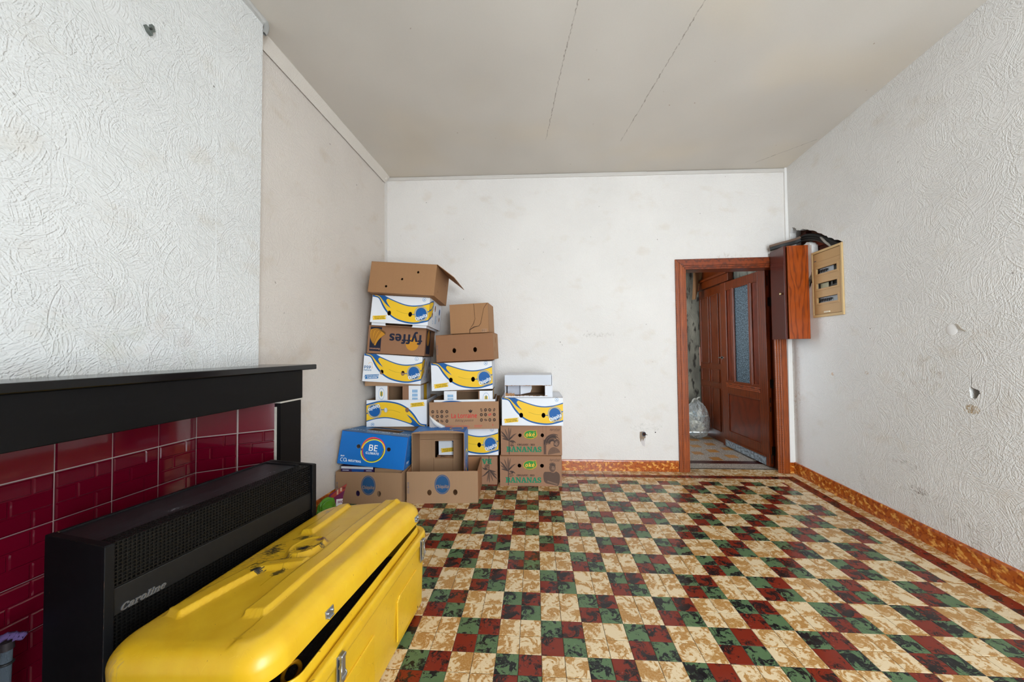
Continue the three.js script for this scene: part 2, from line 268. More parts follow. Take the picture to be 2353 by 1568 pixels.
{
  obj('grout_bed', bx(5.2, 0.06, 5.2, 0.3, -0.0314, 0.92), mat(0x40382f, 0.9), floorG);
  const FE = v => 22.97 - 0.085 * v, R1 = v => 24.0 - 0.083 * v, R2 = v => 24.92 - 0.083 * v, WL = v => 25.95 - 0.0722 * v;
  const all = [], cellOf = (kind) => kind === 0 ? rnd() * 32 | 0 : kind === 1 ? 32 + (rnd() * 16 | 0) : 48 + (rnd() * 16 | 0);
  const shared = new Map();
  const add = (poly, kind, u0, v0) => {                            // poly in tile units
    const cell = cellOf(kind), c = poly.reduce((a, p) => [a[0] + p[0] / poly.length, a[1] + p[1] / poly.length], [0, 0]);
    const full = poly.length === 4 && poly.every(p => Math.abs(Math.abs(p[0] - c[0]) - 0.5) < 1e-6 && Math.abs(Math.abs(p[1] - c[1]) - 0.5) < 1e-6);
    let g;
    const loc = poly.map(p => [(p[0] - c[0]) * S, (p[1] - c[1]) * S]);
    if (full) { if (!shared.has(cell)) shared.set(cell, tilePoly(loc, cell, -S / 2, -S / 2)); g = shared.get(cell); }
    else g = tilePoly(loc, cell, (u0 - c[0]) * S, (v0 - c[1]) * S);
    all.push({ g, x: c[0] * S, z: c[1] * S, area: 0, size: Math.abs(poly.reduce((a, p, i) => { const q = poly[(i + 1) % poly.length]; return a + p[0] * q[1] - q[0] * p[1]; }, 0)) / 2 });
  };
  const kindOf = (i, j) => { const I = Math.floor(i / 2), J = Math.floor(j / 2); if ((I + J) & 1) return 0; return ((i + j) & 1) ? 2 : 1; };
  const VF = 17;
  for (let j = -15; j < VF; j++) for (let i = -22; i < 25; i++) {
    const e0 = FE(j), e1 = FE(j + 1), lo = Math.min(e0, e1), hi = Math.max(e0, e1);
    if (i >= hi) continue;
    if (i + 1 <= lo) add([[i, j], [i + 1, j], [i + 1, j + 1], [i, j + 1]], kindOf(i, j), i, j);
    else { const p = [[i, j], [Math.min(i + 1, e0), j], [Math.min(i + 1, e1), j + 1], [i, j + 1]]; if (p[1][0] - i > 0.05 && p[2][0] - i > 0.02) add(p, kindOf(i, j), i, j); }
  }
  for (let j = -16; j < VF; j++) {                                  // border along the right wall: cream, red, cream
    const clip = j === -16;
    if (!clip) add([[FE(j), j], [R1(j), j], [R1(j + 1), j + 1], [FE(j + 1), j + 1]], 0, FE(j + 1), j);
    else add([[FE(-15), -15], [R1(-15.95), -15.92], [R1(-15), -15]], 0, 24.2, -16);
    if (!clip) add([[R1(j), j], [R2(j), j], [R2(j + 1), j + 1], [R1(j + 1), j + 1]], 2, R1(j + 1), j);
    else { add([[R1(-15.9), -15.92], [R2(-16), -16], [R2(-15), -15], [R1(-15), -15]], 2, 25.2, -16); add([[R1(-15.95), -15.92], [R2(-16.75), -16.72], [R2(-16), -16]], 2, 25.3, -17); }
    add([[R2(j), j], [WL(j), j], [WL(j + 1), j + 1], [R2(j + 1), j + 1]], 0, R2(j + 1), j);
  }
  add([[R2(-16.75), -16.72], [WL(-17.9), -17.9], [WL(-16), -16], [R2(-16), -16]], 0, 26.2, -18);
  for (let i = -20; i < 28; i++) {                                   // border along the back wall
    if (i < 25) add([[i, -15.92], [i < 24 ? i + 1 : R1(-15.92), -15.92], [i < 24 ? i + 1 : FE(-15), -15], [i, -15]], 0, i, -16);
    if (i < 26) add([[i, -16.72], [i < 25 ? i + 1 : R2(-16.72), -16.72], [i < 25 ? i + 1 : R1(-15.92), -15.92], [i, -15.92]], 2, i, -16.72);
    if (i < 27) add([[i, -17.75], [i < 26 ? i + 1 : WL(-17.75), -17.75], [i < 26 ? i + 1 : R2(-16.72), -16.72], [i, -16.72]], 0, i, -17.75);
  }
  for (let i = 16; i < 26; i++) add([[i, -18.78], [i + 1, -18.78], [i + 1, -17.75], [i, -17.75]], 0, i, -18.78);   // threshold under the door
  camera.updateMatrixWorld(true); camera.updateProjectionMatrix();
  for (const t of all) {
    const p = V(t.x, 0, t.z).project(camera), d = V(t.x, 0, t.z).sub(camera.position), inside = Math.abs(p.x) < 1.02 && Math.abs(p.y) < 1.04 && p.z < 1;
    const hidden = (t.x < -0.545 - 0.06 * (t.z - 0.25) && t.z > 0.2) || (t.x < -1.0 && t.z > -0.4) || (t.x < -0.5 && t.z < -0.78) || (t.x < 0.2 && t.z < -1.15);
    t.area = inside && !hidden ? t.size * Math.abs(d.y) / Math.pow(d.length(), 3) : -1;
  }
  all.sort((a, b) => b.area - a.area);
  const rest = [];
  all.forEach((t, k) => {
    const y = TOP + rr(-0.00025, 0.00025), rx = rr(-0.0012, 0.0012), rz = rr(-0.0012, 0.0012);
    if (k < 300 && t.area > 0) { const m = obj('tile', t.g, tileMat, floorG); m.position.set(t.x, y, t.z); m.rotation.set(rx, 0, rz); }
    else rest.push(mv(t.g.clone(), t.x, y, t.z, rx, 0, rz));
  });
  obj('tiles', rest, tileMat, floorG).userData.kind = 'stuff';
}
// baseboard tiles, mottled orange glaze
const skirtAtlas = noiseTex(1024, 512, (u, v, x, y) => {
  const cx = x >> 8, cy = y >> 7, a = (x & 255) / 128, b = (y & 127) / 128, o = cx * 31 + cy * 77;
  const n = fbm(a * 1.5 + o, b * 1.9 + o, 4) + noise2(a * 5 + o, b * 6) * 0.13, w = sst(0.02, 0.45, n - 0.28 * (b > 0.8 ? (b - 0.8) * 5 : 0));
  return mix(mix([178, 88, 22], [140, 58, 14], sst(-0.1, 0.5, fbm(a * 3 + o + 20, b * 3, 3))), [228, 164, 78], w);
});
const skirtMat = phys({ map: skirtAtlas, roughness: 0.24, clearcoat: 0.2, clearcoatRoughness: 0.15 });
function skirtTile(w, h, cell, t = 0.011) {
  const g = ex(shapeOf([[0, 0], [t, 0], [t, h - 0.012], [t * 0.75, h - 0.003], [t * 0.3, h], [0, h]]), w).rotateY(Math.PI / 2).translate(0, 0, 0);   // profile x -> -z after the turn
  const p = g.attributes.position, uv = g.attributes.uv;
  for (let i = 0; i < p.count; i++) { p.setZ(i, -p.getZ(i)); uv.setXY(i, (cell % 4 + 0.02 + 0.96 * Math.min(1, p.getX(i) / 0.2)) / 4, ((cell >> 2) + 0.02 + 0.96 * p.getY(i) / h) / 4); }
  const idx = g.index ? g.toNonIndexed() : g, q = idx.attributes.position, U = idx.attributes.uv;                          // mirrored, so turn the faces round
  for (let i = 0; i < q.count; i += 3) for (const A of [q, U]) { const n = A.itemSize, a = [...A.array.slice(i * n, i * n + n)], b = [...A.array.slice((i + 2) * n, (i + 2) * n + n)]; A.array.set(b, i * n); A.array.set(a, (i + 2) * n); }
  idx.computeVertexNormals(); return idx;
}
{
  const bb = structure('baseboard_back'), px = [0.2355, 0.4385, 0.640, 0.8425, 1.0445, 1.2487, 1.345];
  const xs = [-1.55, -1.35, -1.148, -0.946, -0.744, -0.542, -0.34, -0.138, 0.034, ...px];
  for (let i = 0; i + 1 < xs.length; i++) obj('tile', skirtTile(xs[i + 1] - xs[i] - 0.0015, 0.104 + rr(-0.001, 0.001), rnd() * 16 | 0), skirtMat, bb).position.set(xs[i], 0, ZB);
  obj('tile', skirtTile(0.05, 0.104, 3), skirtMat, bb).position.set(2.35, 0, ZB);
  const br = structure('baseboard_right', RO, SKEW - Math.PI / 2);
  let a = 0; for (const b of [0.135, 0.335, 0.537, 0.739, 0.941, 1.143, 1.345, 1.547, 1.749, 1.951, 2.153, 2.355, 2.557, 2.759, 2.961, 3.163, 3.365, 3.567, 3.769, 3.971, 4.173, 4.375, 4.577]) { obj('tile', skirtTile(b - a - 0.0015, 0.106 + rr(-0.001, 0.001), rnd() * 16 | 0), skirtMat, br).position.set(a, 0, 0); a = b; }
  const bl = structure('baseboard_left', LO, SKEW + Math.PI / 2);
  for (let k = 0; k < 7; k++) obj('tile', skirtTile(0.2, 0.106, rnd() * 16 | 0, 0.008), skirtMat, bl).position.set(-0.22 - k * 0.202, 0, 0);
}

// ---------------------------------------------------------------- fireplace
const inF = (d, y, a) => V(d, y, a).applyAxisAngle(V(0, 1, 0), SKEW).add(V(...LO));       // distance from the left wall, height, distance from the back
{
  const f = thing('fireplace', 'black marble fireplace surround lined with glossy dark red tiles', 'fireplace', null, LO, SKEW);
  const marble = phys({ color: 0x101113, roughness: 0.45, specularIntensity: 0.5, map: noiseTex(512, 512, (u, v) => { const q = 5 + 7 * sst(0.1, 0.8, fbm(u * 3 + fbm(u * 8, v * 3, 3), v * 22, 4)) + noise2(u * 90, v * 90) * 1.5; return [q, q + 0.5, q + 2]; }), });
  marble.color.set(0xffffff);
  const polished = marble.clone(); polished.roughness = 0.16; polished.specularIntensity = 1;
  const flat = (pts, y0, y1, b) => { const g = ex(shapeOf(pts.map(([d, a]) => [d, -a])), y1 - y0 - 2 * b, b).rotateX(-Math.PI / 2); return g.translate(0, y0 + b, 0); };
  obj('mantel_shelf', flat([[0.012, 1.482], [0.362, 1.482], [0.362, 2.96], [0.113, 2.96], [0.113, 1.612], [0.012, 1.612]], 1.083, 1.112, 0.004), polished, f).userData.label = 'polished black shelf';
  obj('frieze', flat([[0.115, 1.56], [0.335, 1.56], [0.335, 2.88], [0.115, 2.88]], 0.928, 1.0825, 0.003), marble, f);
  for (const [a0, a1] of [[1.565, 1.708], [2.735, 2.878]]) obj('pillar', flat([[0.012, a0], [0.33, a0], [0.33, a1], [0.012, a1]], 0, 0.918, 0.003), marble, f);
  const joint = mat(0xb9b2a8, 0.9);
  for (const a of [1.556, 2.732]) obj('mortar_joint', bx(0.332, 0.009, 0.155, 0.17, 0.923, a + 0.078, 0.003), joint, f);
  obj('mortar_joint', bx(0.012, 0.9, 0.006, 0.302, 0.45, 1.711), joint, f);
  obj('lintel', bx(0.28, 0.02, 1.0, 0.19, 0.962, 2.22), mat(0x0c0b0b, 0.9), f);
  // tiles: glazed squares moulded as three courses of small bricks; plain squares on top
  const red = () => phys({ color: new THREE.Color(0.105, 0.0014, 0.010).multiplyScalar(rr(0.85, 1.1)), roughness: 0.10, clearcoat: 1, clearcoatRoughness: 0.04, ior: 1.4 });
  const glaze = [red(), red(), red()];
  const TW = 0.157, THH = 0.165, bev = (x, y, w, h, z0, t, b) => {
    const a = [[x, y], [x + w, y], [x + w, y + h], [x, y + h]], c = [[x + b, y + b], [x + w - b, y + b], [x + w - b, y + h - b], [x + b, y + h - b]], P = [], tri = (...q) => P.push(...q.flat());
    for (let i = 0; i < 4; i++) { const j = (i + 1) % 4; tri([...a[i], z0], [...a[j], z0], [...c[j], z0 + t]); tri([...a[i], z0], [...c[j], z0 + t], [...c[i], z0 + t]); }
    tri([...c[0], z0 + t], [...c[1], z0 + t], [...c[2], z0 + t]); tri([...c[0], z0 + t], [...c[2], z0 + t], [...c[3], z0 + t]);
    const g = new THREE.BufferGeometry(); g.setAttribute('position', new THREE.Float32BufferAttribute(P, 3)); g.setAttribute('uv', new THREE.Float32BufferAttribute(new Float32Array(P.length / 3 * 2), 2)); g.computeVertexNormals(); return g;
  };
  const brickTile = (w) => { const parts = [bev(0.001, 0.001, w - 0.002, THH - 0.002, 0, 0.006, 0.001)]; const ch = (THH - 0.004) / 3;
    [[0.68], [0.36], [0.68]].forEach(([s], r) => { const y = 0.002 + r * ch; parts.push(bev(0.002, y + 0.0012, w * s - 0.004, ch - 0.0024, 0.0055, 0.0035, 0.004), bev(w * s + 0.0015, y + 0.0012, w * (1 - s) - 0.0045, ch - 0.0024, 0.0055, 0.0035, 0.004)); });
    return mergeGeometries(parts); };
  const bt = brickTile(TW - 0.002), pt = bev(0.001, 0.001, TW - 0.004, THH - 0.002, 0, 0.008, 0.0025);
  const panel = (d, a, turn, n) => {
    const g = part('tile_panel', f); g.position.set(d, 0, a); g.rotation.y = turn;
    obj('grout', bx(n * TW, 0.96, 0.02, n * TW / 2, 0.48, -0.0085), mat(0x9c8f88, 0.9), g);
    for (let c = 0; c < n; c++) for (let r = -1; r < 5; r++) {
      const y = 0.783 - r * THH - THH, h = r < 0 ? pt : bt; if (y < -0.1) continue;
      const m = obj('tile', h, glaze[(c * 3 + r + 9) % 3], g); m.position.set(c * TW + 0.001, Math.max(y, -0.03), rr(0, 0.0006)); m.rotation.set(rr(-0.004, 0.004), rr(-0.004, 0.004), 0);
    }
  };
  panel(0.05, 2.528, Math.PI / 2, 4); panel(0.052, 1.899, 0.668, 2); panel(0.296, 2.721, 2.474, 2);
}
// capped gas pipe in the hearth, a purple rag round its end
{
  const p = inF(0.17, 0, 2.535), o = thing('gas_pipe', 'old grey capped pipe standing in the hearth beside the black heater', 'pipe', null, [p.x, 0, p.z]);
  const m = mat(0x5b6670, 0.75, { bumpMap: relief, bumpScale: 0.003 });
  obj('pipe', [tube([[0, 0, 0], [0.006, 0.15, 0], [0.012, 0.30, 0], [0.014, 0.345, 0]], 0.011, 24, 12)], m, o);
  obj('collar', new THREE.TorusGeometry(0.0125, 0.004, 8, 20).rotateX(1.5).translate(0.011, 0.30, 0), mat(0x1a1a1c, 0.6), o);
  obj('cap', new THREE.CylinderGeometry(0.0125, 0.014, 0.022, 12).translate(0.014, 0.35, 0), mat(0x231a1c, 0.7), o);
  const rag = tube([[-0.03, 0.305, 0.05], [-0.02, 0.335, 0.035], [-0.006, 0.365, 0.012], [0.012, 0.376, 0], [0.03, 0.372, -0.008], [0.045, 0.365, -0.015]], 0.009, 50, 10), P = rag.attributes.position;
  for (let i = 0; i < P.count; i++) { const q = noise2(P.getX(i) * 160, P.getY(i) * 160) * 0.004; P.setXYZ(i, P.getX(i) + q, P.getY(i) + q, P.getZ(i) - q); } rag.computeVertexNormals();
  tag(obj('purple_rag', rag, mat(0x54406e, 0.9)), 'crumpled purple rag tied over the end of the old pipe', 'rag').position.set(p.x, 0, p.z);
}
// ---------------------------------------------------------------- black gas heater
{
  const W = 0.7235, H = 0.66, D = 0.26;
  const o = thing('gas_heater', 'long black metal heater with perforated grille in front of the fireplace', 'heater', null, [-1.184, 0, 1.031], 1.3776);
  const paintTex = tex(canvas(512, 512, (g, w) => {
    g.fillStyle = '#08090c'; g.fillRect(0, 0, w, w);
    for (let i = 0; i < 900; i++) { g.fillStyle = `rgba(${rnd() < 0.5 ? '50,54,62' : '5,5,6'},${rr(0.02, 0.09)})`; g.beginPath(); g.ellipse(rnd() * w, rnd() * w, rr(1, 26), rr(0.5, 3), 0.1, 0, 7); g.fill(); }
    for (let i = 0; i < 40; i++) { const e = rnd() < 0.75; g.fillStyle = `rgba(190,125,80,${rr(0.5, 1)})`; g.beginPath(); g.ellipse(e ? (rnd() < 0.5 ? 1 : w - 1) : rnd() * w, rnd() * w, rr(1, 2.4), rr(1, e ? 9 : 2.4), 0, 0, 7); g.fill(); }
  }));
  const dust = tex(canvas(1024, 512, (g, w, h) => {
    g.fillStyle = '#0d0e11'; g.fillRect(0, 0, w, h);
    for (let i = 0; i < 2600; i++) { const y = rnd() < 0.5 ? rr(0.55, 1) * h : rnd() * h; g.fillStyle = `rgba(150,155,168,${rr(0.01, 0.07)})`; g.beginPath(); g.ellipse(rnd() * w, y, rr(3, 60), rr(1, 7), rr(-0.25, 0.1), 0, 7); g.fill(); }
    for (let i = 0; i < 26; i++) { g.fillStyle = `rgba(225,225,230,${rr(0.4, 0.95)})`; g.beginPath(); const c = rnd() < 0.6 ? [0.3, 0.86] : [0.82, 0.8]; g.ellipse((c[0] + rr(-0.03, 0.03)) * w, (c[1] + rr(-0.05, 0.05)) * h, rr(1, 7), rr(1, 3), 0.3, 0, 7); g.fill(); }
  }));
  const black = phys({ map: paintTex, roughness: 0.5, specularIntensity: 0.6 }), topM = phys({ map: dust, roughness: 0.46, clearcoat: 0.2, clearcoatRoughness: 0.35 }), grilleM = mat(0x0e0d0d, 0.45, { metalness: 0.25 });
  for (const x of [0.011, W - 0.011]) { const s = part('side_panel', o); obj('cheek', bx(0.02, H, D, x, H / 2, -D / 2, 0.003), black, s); obj('stile', bx(0.022, H - 0.004, 0.012, x, H / 2, -0.003, 0.002), black, s); }
  obj('top_plate', bx(W - 0.044, 0.006, D - 0.07, W / 2, H - 0.008, -D / 2 - 0.033, 0.002), topM, o).userData.label = 'dusty flat top plate';
  obj('top_rim', [bx(W - 0.044, 0.012, 0.012, W / 2, H - 0.006, -D + 0.006, 0.003), bx(0.02, 0.008, D - 0.08, W - 0.034, H - 0.004, -D / 2 - 0.03, 0.003)], black, o);
  obj('casing', bx(W - 0.05, H - 0.04, 0.02, W / 2, H / 2, -0.06), mat(0x050505, 0.8), o);
  obj('casing', bx(W - 0.05, 0.05, D - 0.06, W / 2, 0.03, -D / 2), mat(0x0a0a0a, 0.8), o);
  const grille = (y0, y1, top) => {
    const g = [], x0 = 0.024, x1 = W - 0.024, p = 0.0102;
    for (let x = x0; x <= x1; x += p) g.push(bx(0.0034, y1 - y0, 0.004, x, (y0 + y1) / 2, -0.012));
    for (let y = y0 + 0.002; y <= y1; y += p) g.push(bx(x1 - x0, 0.0030, 0.0035, W / 2, y, -0.0105));
    if (top) { for (let x = x0; x <= x1; x += p) g.push(bx(0.0034, 0.004, 0.058, x, y1 + 0.001, -0.04)); for (let z = 0; z < 6; z++) g.push(bx(x1 - x0, 0.0034, 0.003, W / 2, y1 + 0.0015, -0.014 - z * p)); }
    return g;
  };
  const up = obj('grille', grille(0.532, 0.653, true), grilleM, o); up.userData.kind = 'stuff'; up.userData.label = 'upper perforated grille';
  const lo = obj('grille', grille(0.12, 0.455, false), grilleM, o); lo.userData.kind = 'stuff'; lo.userData.label = 'lower perforated grille';
  obj('band', bx(W - 0.044, 0.076, 0.012, W / 2, 0.493, -0.012, 0.003), mat(0x0b0a0a, 0.55), o);
  const font = await new FontLoader().loadAsync('fonts/droid/droid_serif_bold.typeface.json');
  const t = new TextGeometry('Caroline', { font, size: 0.0175, depth: 0.003, curveSegments: 4, bevelEnabled: true, bevelThickness: 0.0006, bevelSize: 0.0005, bevelSegments: 1 });
  t.applyMatrix4(new THREE.Matrix4().set(1, 0.4, 0, 0.036, 0, 1, 0, 0.461, 0, 0, 1, -0.006, 0, 0, 0, 1));
  obj('lettering', t, phys({ color: 0xa4a6aa, metalness: 0.9, roughness: 0.35 }), o).userData.label = 'chrome script lettering';
}
// ---------------------------------------------------------------- yellow tool chest
function ringPts(w, l, r, nE = 46, nL = 92, nC = 16) {                 // rounded rectangle round (w/2, l/2), always the same number of points
  const o = [], A = [[w - r, r, -Math.PI / 2], [w - r, l - r, 0], [r, l - r, Math.PI / 2], [r, r, Math.PI]], E = [nL, nE, nL, nE];
  for (let k = 0; k < 4; k++) {
    const [cx, cz, a] = A[k], [nx, nz, b] = A[(k + 1) % 4];
    for (let i = 0; i < nC; i++) o.push([cx + r * Math.cos(a + i / nC * Math.PI / 2), cz + r * Math.sin(a + i / nC * Math.PI / 2)]);
    const p = [cx + r * Math.cos(a + Math.PI / 2), cz + r * Math.sin(a + Math.PI / 2)], q = [nx + r * Math.cos(b), nz + r * Math.sin(b)];
    for (let i = 0; i < E[k]; i++) o.push([p[0] + (q[0] - p[0]) * i / E[k], p[1] + (q[1] - p[1]) * i / E[k]]);
  }
  return o;
}
function ringLoft(W, L, rings, shape) {                                // rings: [inset, corner radius, y]
  const P = [], U = [], I = [], n = ringPts(1, 1, 0.1).length;
  for (const [e, r, y] of rings) for (const [x, z] of ringPts(W - 2 * e, L - 2 * e, Math.max(0.0004, r))) { const q = shape ? shape(x + e, y, z + e) : [x + e, y, z + e]; P.push(...q); U.push((x + e) / W, (z + e) / L); }
  for (let k = 0; k + 1 < rings.length; k++) for (let i = 0; i < n; i++) { const j = (i + 1) % n, a = k * n + i, b = k * n + j, c = a + n, d = b + n; I.push(a, c, b, b, c, d); }
  const g = new THREE.BufferGeometry(); g.setAttribute('position', new THREE.Float32BufferAttribute(P, 3)); g.setAttribute('uv', new THREE.Float32BufferAttribute(U, 2)); g.setIndex(I); g.computeVertexNormals(); return g;
}
{
  const W = 0.475, L = 0.86, o = thing('tool_chest', 'large scuffed yellow plastic chest with its lid ajar and metal latches', 'chest', null, [-0.538, 0, 0.25], -0.06);
  const scratches = (g, w, h) => {
    for (let i = 0; i < 900; i++) { const d = rnd() < 0.5; g.strokeStyle = d ? `rgba(140,95,30,${rr(0.05, 0.22)})` : `rgba(255,240,190,${rr(0.05, 0.25)})`; g.lineWidth = rr(0.5, 1.6); const x = rnd() * w, y = rnd() * h, a = rr(-0.6, 1.8), l = rr(3, 34); g.beginPath(); g.moveTo(x, y); g.lineTo(x + Math.cos(a) * l, y + Math.sin(a) * l); g.stroke(); }
    for (let i = 0; i < 130; i++) { g.fillStyle = rnd() < 0.5 ? `rgba(90,50,20,${rr(0.2, 0.8)})` : `rgba(205,170,110,${rr(0.2, 0.5)})`; g.beginPath(); g.ellipse(rnd() * w, rnd() * h, rr(0.6, 4), rr(0.6, 2.5), rnd() * 3, 0, 7); g.fill(); }
  };
  const base = (g, w, h) => { const im = g.createImageData(w, h), d = im.data; for (let y = 0, i = 0; y < h; y++) for (let x = 0; x < w; x++, i += 4) { const q = fbm(x / 210, y / 210, 4) * 9 + rnd() * 3; d[i] = 214 + q * 0.6; d[i + 1] = 168 + q; d[i + 2] = 28 + q * 0.8; d[i + 3] = 255; } g.putImageData(im, 0, 0); };
  const lidMap = tex(canvas(1024, 2048, (g, w, h) => {
    base(g, w, h); scratches(g, w, h);
    const at = (a, l) => [a / 0.49 * w, (1 - l / 0.85) * h];               // v runs with l; the canvas is turned over
    const smear = (a, l, n, sa, sl, dir, col = '28,26,24') => { for (let i = 0; i < n * 2.2; i++) { const [x, y] = at(a + rr(-sa, sa) * rnd(), l + rr(-sl, sl) * rnd()); g.strokeStyle = `rgba(${col},${rr(0.2, 0.95)})`; g.lineWidth = rr(1, 7); const len = rr(6, 46), t = dir + rr(-0.3, 0.3); g.beginPath(); g.moveTo(x, y); g.lineTo(x + Math.cos(t) * len, y + Math.sin(t) * len); g.stroke(); } };
    smear(0.12, 0.50, 70, 0.05, 0.05, 0.2); smear(0.155, 0.54, 60, 0.022, 0.014, 0.3); smear(0.24, 0.545, 60, 0.02, 0.02, 0.5); smear(0.10, 0.42, 60, 0.05, 0.04, 0.2); smear(0.23, 0.425, 60, 0.04, 0.02, 0.1); smear(0.15, 0.33, 50, 0.04, 0.03, 0.3); smear(0.08, 0.40, 50, 0.03, 0.05, 0.1); smear(0.19, 0.47, 50, 0.03, 0.02, 0.2); smear(0.28, 0.40, 16, 0.02, 0.02, 0.2);
    smear(0.255, 0.37, 50, 0.03, 0.012, 0.1, '120,80,60'); smear(0.06, 0.45, 90, 0.06, 0.16, 0.2, '150,110,50'); smear(0.20, 0.48, 70, 0.06, 0.04, 0.2, '150,115,60'); smear(0.07, 0.09, 40, 0.02, 0.03, 0.2, '170,140,110'); smear(0.05, 0.85, 40, 0.05, 0.03, 0.4, '190,150,80');
    for (const [a, l] of [[0.18, 0.10], [0.19, 0.11], [0.2, 0.15], [0.45, 0.05], [0.46, 0.08], [0.455, 0.11], [0.44, 0.5], [0.165, 0.09]]) stain(g, ...at(a, l), 7, 3, '110,35,15', 0.9, 14);
  }));
  const bodyMap = tex(canvas(1024, 512, (g, w, h) => { base(g, w, h); scratches(g, w, h); for (let i = 0; i < 160; i++) { g.strokeStyle = `rgba(95,60,25,${rr(0.1, 0.4)})`; g.lineWidth = rr(0.6, 2); const x = rnd() * w, y = rr(0.5, 1) * h; g.beginPath(); g.moveTo(x, y); g.lineTo(x + rr(-3, 3), y + rr(4, 26)); g.stroke(); } }));
  const P = { roughness: 0.36, clearcoat: 0.25, clearcoatRoughness: 0.3 }, yl = phys({ ...P, map: lidMap, side: THREE.DoubleSide }), yb = phys({ ...P, map: bodyMap, side: THREE.DoubleSide });
  // body: a tapered tub with a rolled flange, a gutter and an upright inner lip
  const body = ringLoft(W, L, [[0.236, 0.01, 0.002], [0.05, 0.03, 0.002], [0.018, 0.045, 0.006], [0.008, 0.05, 0.022], [0.004, 0.055, 0.15], [0.0, 0.058, 0.296], [-0.006, 0.062, 0.302], [-0.008, 0.064, 0.312], [-0.008, 0.064, 0.334], [-0.005, 0.062, 0.342], [0.001, 0.058, 0.345], [0.012, 0.05, 0.345], [0.016, 0.047, 0.340], [0.018, 0.046, 0.334], [0.021, 0.045, 0.336], [0.023, 0.044, 0.366], [0.026, 0.042, 0.369], [0.03, 0.04, 0.366], [0.034, 0.04, 0.28], [0.04, 0.04, 0.03], [0.06, 0.03, 0.02], [0.23, 0.008, 0.02]]);
  const bp = body.attributes.position, bu = body.attributes.uv;
  for (let i = 0; i < bp.count; i++) { bu.setXY(i, bp.getZ(i) * 1.0 + bp.getX(i), bp.getY(i) * 2.2); bp.setX(i, bp.getX(i) - W); }
  body.computeVertexNormals();
  obj('body', body, yb, o);
  // raised panels on the side
  const rp = (z0, z1) => ex(shapeOf([[z0, 0.056], [z1, 0.056], [z1, 0.205], [z1 - 0.02, 0.222], [z0, 0.222]]), 0.002, 0.0035).rotateY(-Math.PI / 2).scale(-1, 1, 1);
  for (const [z0, z1] of [[0.132, 0.318], [0.49, 0.80]]) { const g = ex(shapeOf([[-z1, 0.056], [-z0, 0.056], [-z0, 0.222], [-z1 + 0.02, 0.222], [-z1, 0.205]]), 0.001, 0.0035); const u = g.attributes.uv; for (let i = 0; i < u.count; i++) u.setXY(i, u.getX(i) * 1.0, u.getY(i) * 2.2); obj('side_panel', mv(g, -0.0005, 0, 0, 0, Math.PI / 2, 0), yb, o); }
  for (const [z, y] of [[0.115, 0.046], [0.294, 0.034]]) obj('rivet', new THREE.SphereGeometry(0.004, 10, 6).scale(0.4, 1, 1).translate(0.0, y, z), mat(0x6a5a3a, 0.6), o);
  // lid
  const LW = 0.505, LL = 0.875, LH = 0.085, lid = part('lid', o); lid.position.set(-0.496, 0.350, 0.012); lid.rotation.order = 'YXZ'; lid.rotation.set(0, -0.048, 7.0 * Math.PI / 180);
  const seg = (a, l, [x0, z0], [x1, z1]) => { const t = Math.min(1, Math.max(0, ((a - x0) * (x1 - x0) + (l - z0) * (z1 - z0)) / ((x1 - x0) ** 2 + (z1 - z0) ** 2))); return Math.hypot(a - x0 - t * (x1 - x0), l - z0 - t * (z1 - z0)); };
  const box = (a, l, p, q, w) => { const dx = q[0] - p[0], dz = q[1] - p[1], n = Math.hypot(dx, dz), s = ((a - p[0]) * dx + (l - p[1]) * dz) / n, t = Math.abs((a - p[0]) * dz - (l - p[1]) * dx) / n; return Math.max(-s, s - n, t - w); };
  const relf = (a, l) => {
    const soft = (d) => 1 - sst(-0.003, 0.006, d);
    let h = Math.max(soft(box(a, l, [0.094, 0.745], [0.152, 0.52], 0.031)), soft(box(a, l, [0.15, 0.525], [0.32, 0.51], 0.019)), soft(box(a, l, [0.142, 0.30], [0.133, 0.05], 0.026)), soft(box(a, l, [0.356, 0.742], [0.37, 0.03], 0.032))) * 0.0145;
    const r = Math.hypot(a - 0.24, (l - 0.415)); h = Math.max(h, 0.015 * (1 - sst(0.058, 0.068, r)) - 0.003 * (1 - sst(0.048, 0.056, r)));
    if (l < 0.35 && a > 0.16 && a < 0.34) h = Math.max(h, 0.0);
    return h + (a > 0.39 ? 0.004 : 0);
  };
  const rings = [[0.23, 0.01, LH - 0.006], [0.06, 0.04, LH - 0.006], [0.012, 0.07, LH - 0.045], [0.007, 0.076, 0.004], [0.004, 0.078, 0], [0.0, 0.082, 0.003], [0, 0.082, 0.018]];
  for (let i = 0; i <= 10; i++) { const t = i / 10 * Math.PI / 2, R = 0.052; rings.push([R * (1 - Math.cos(t)), 0.082 - R * (1 - Math.cos(t)) * 0.6, LH - R + R * Math.sin(t)]); }
  for (let i = 1; i <= 36; i++) rings.push([0.052 + i * (LW / 2 - 0.0525) / 36, Math.max(0.0004, 0.07 - i * 0.002), LH]);
  const top = rings.length - 37;
  const lg = ringLoft(LW, LL, rings, (x, y, z) => [x, y > LH - 0.003 ? y + relf(x, z) + (0.004 * noise2(x * 3, z * 3)) : y, z]);
  obj('shell', lg, yl, lid);
  const steel = phys({ color: 0xb4b8bc, metalness: 0.95, roughness: 0.34 });
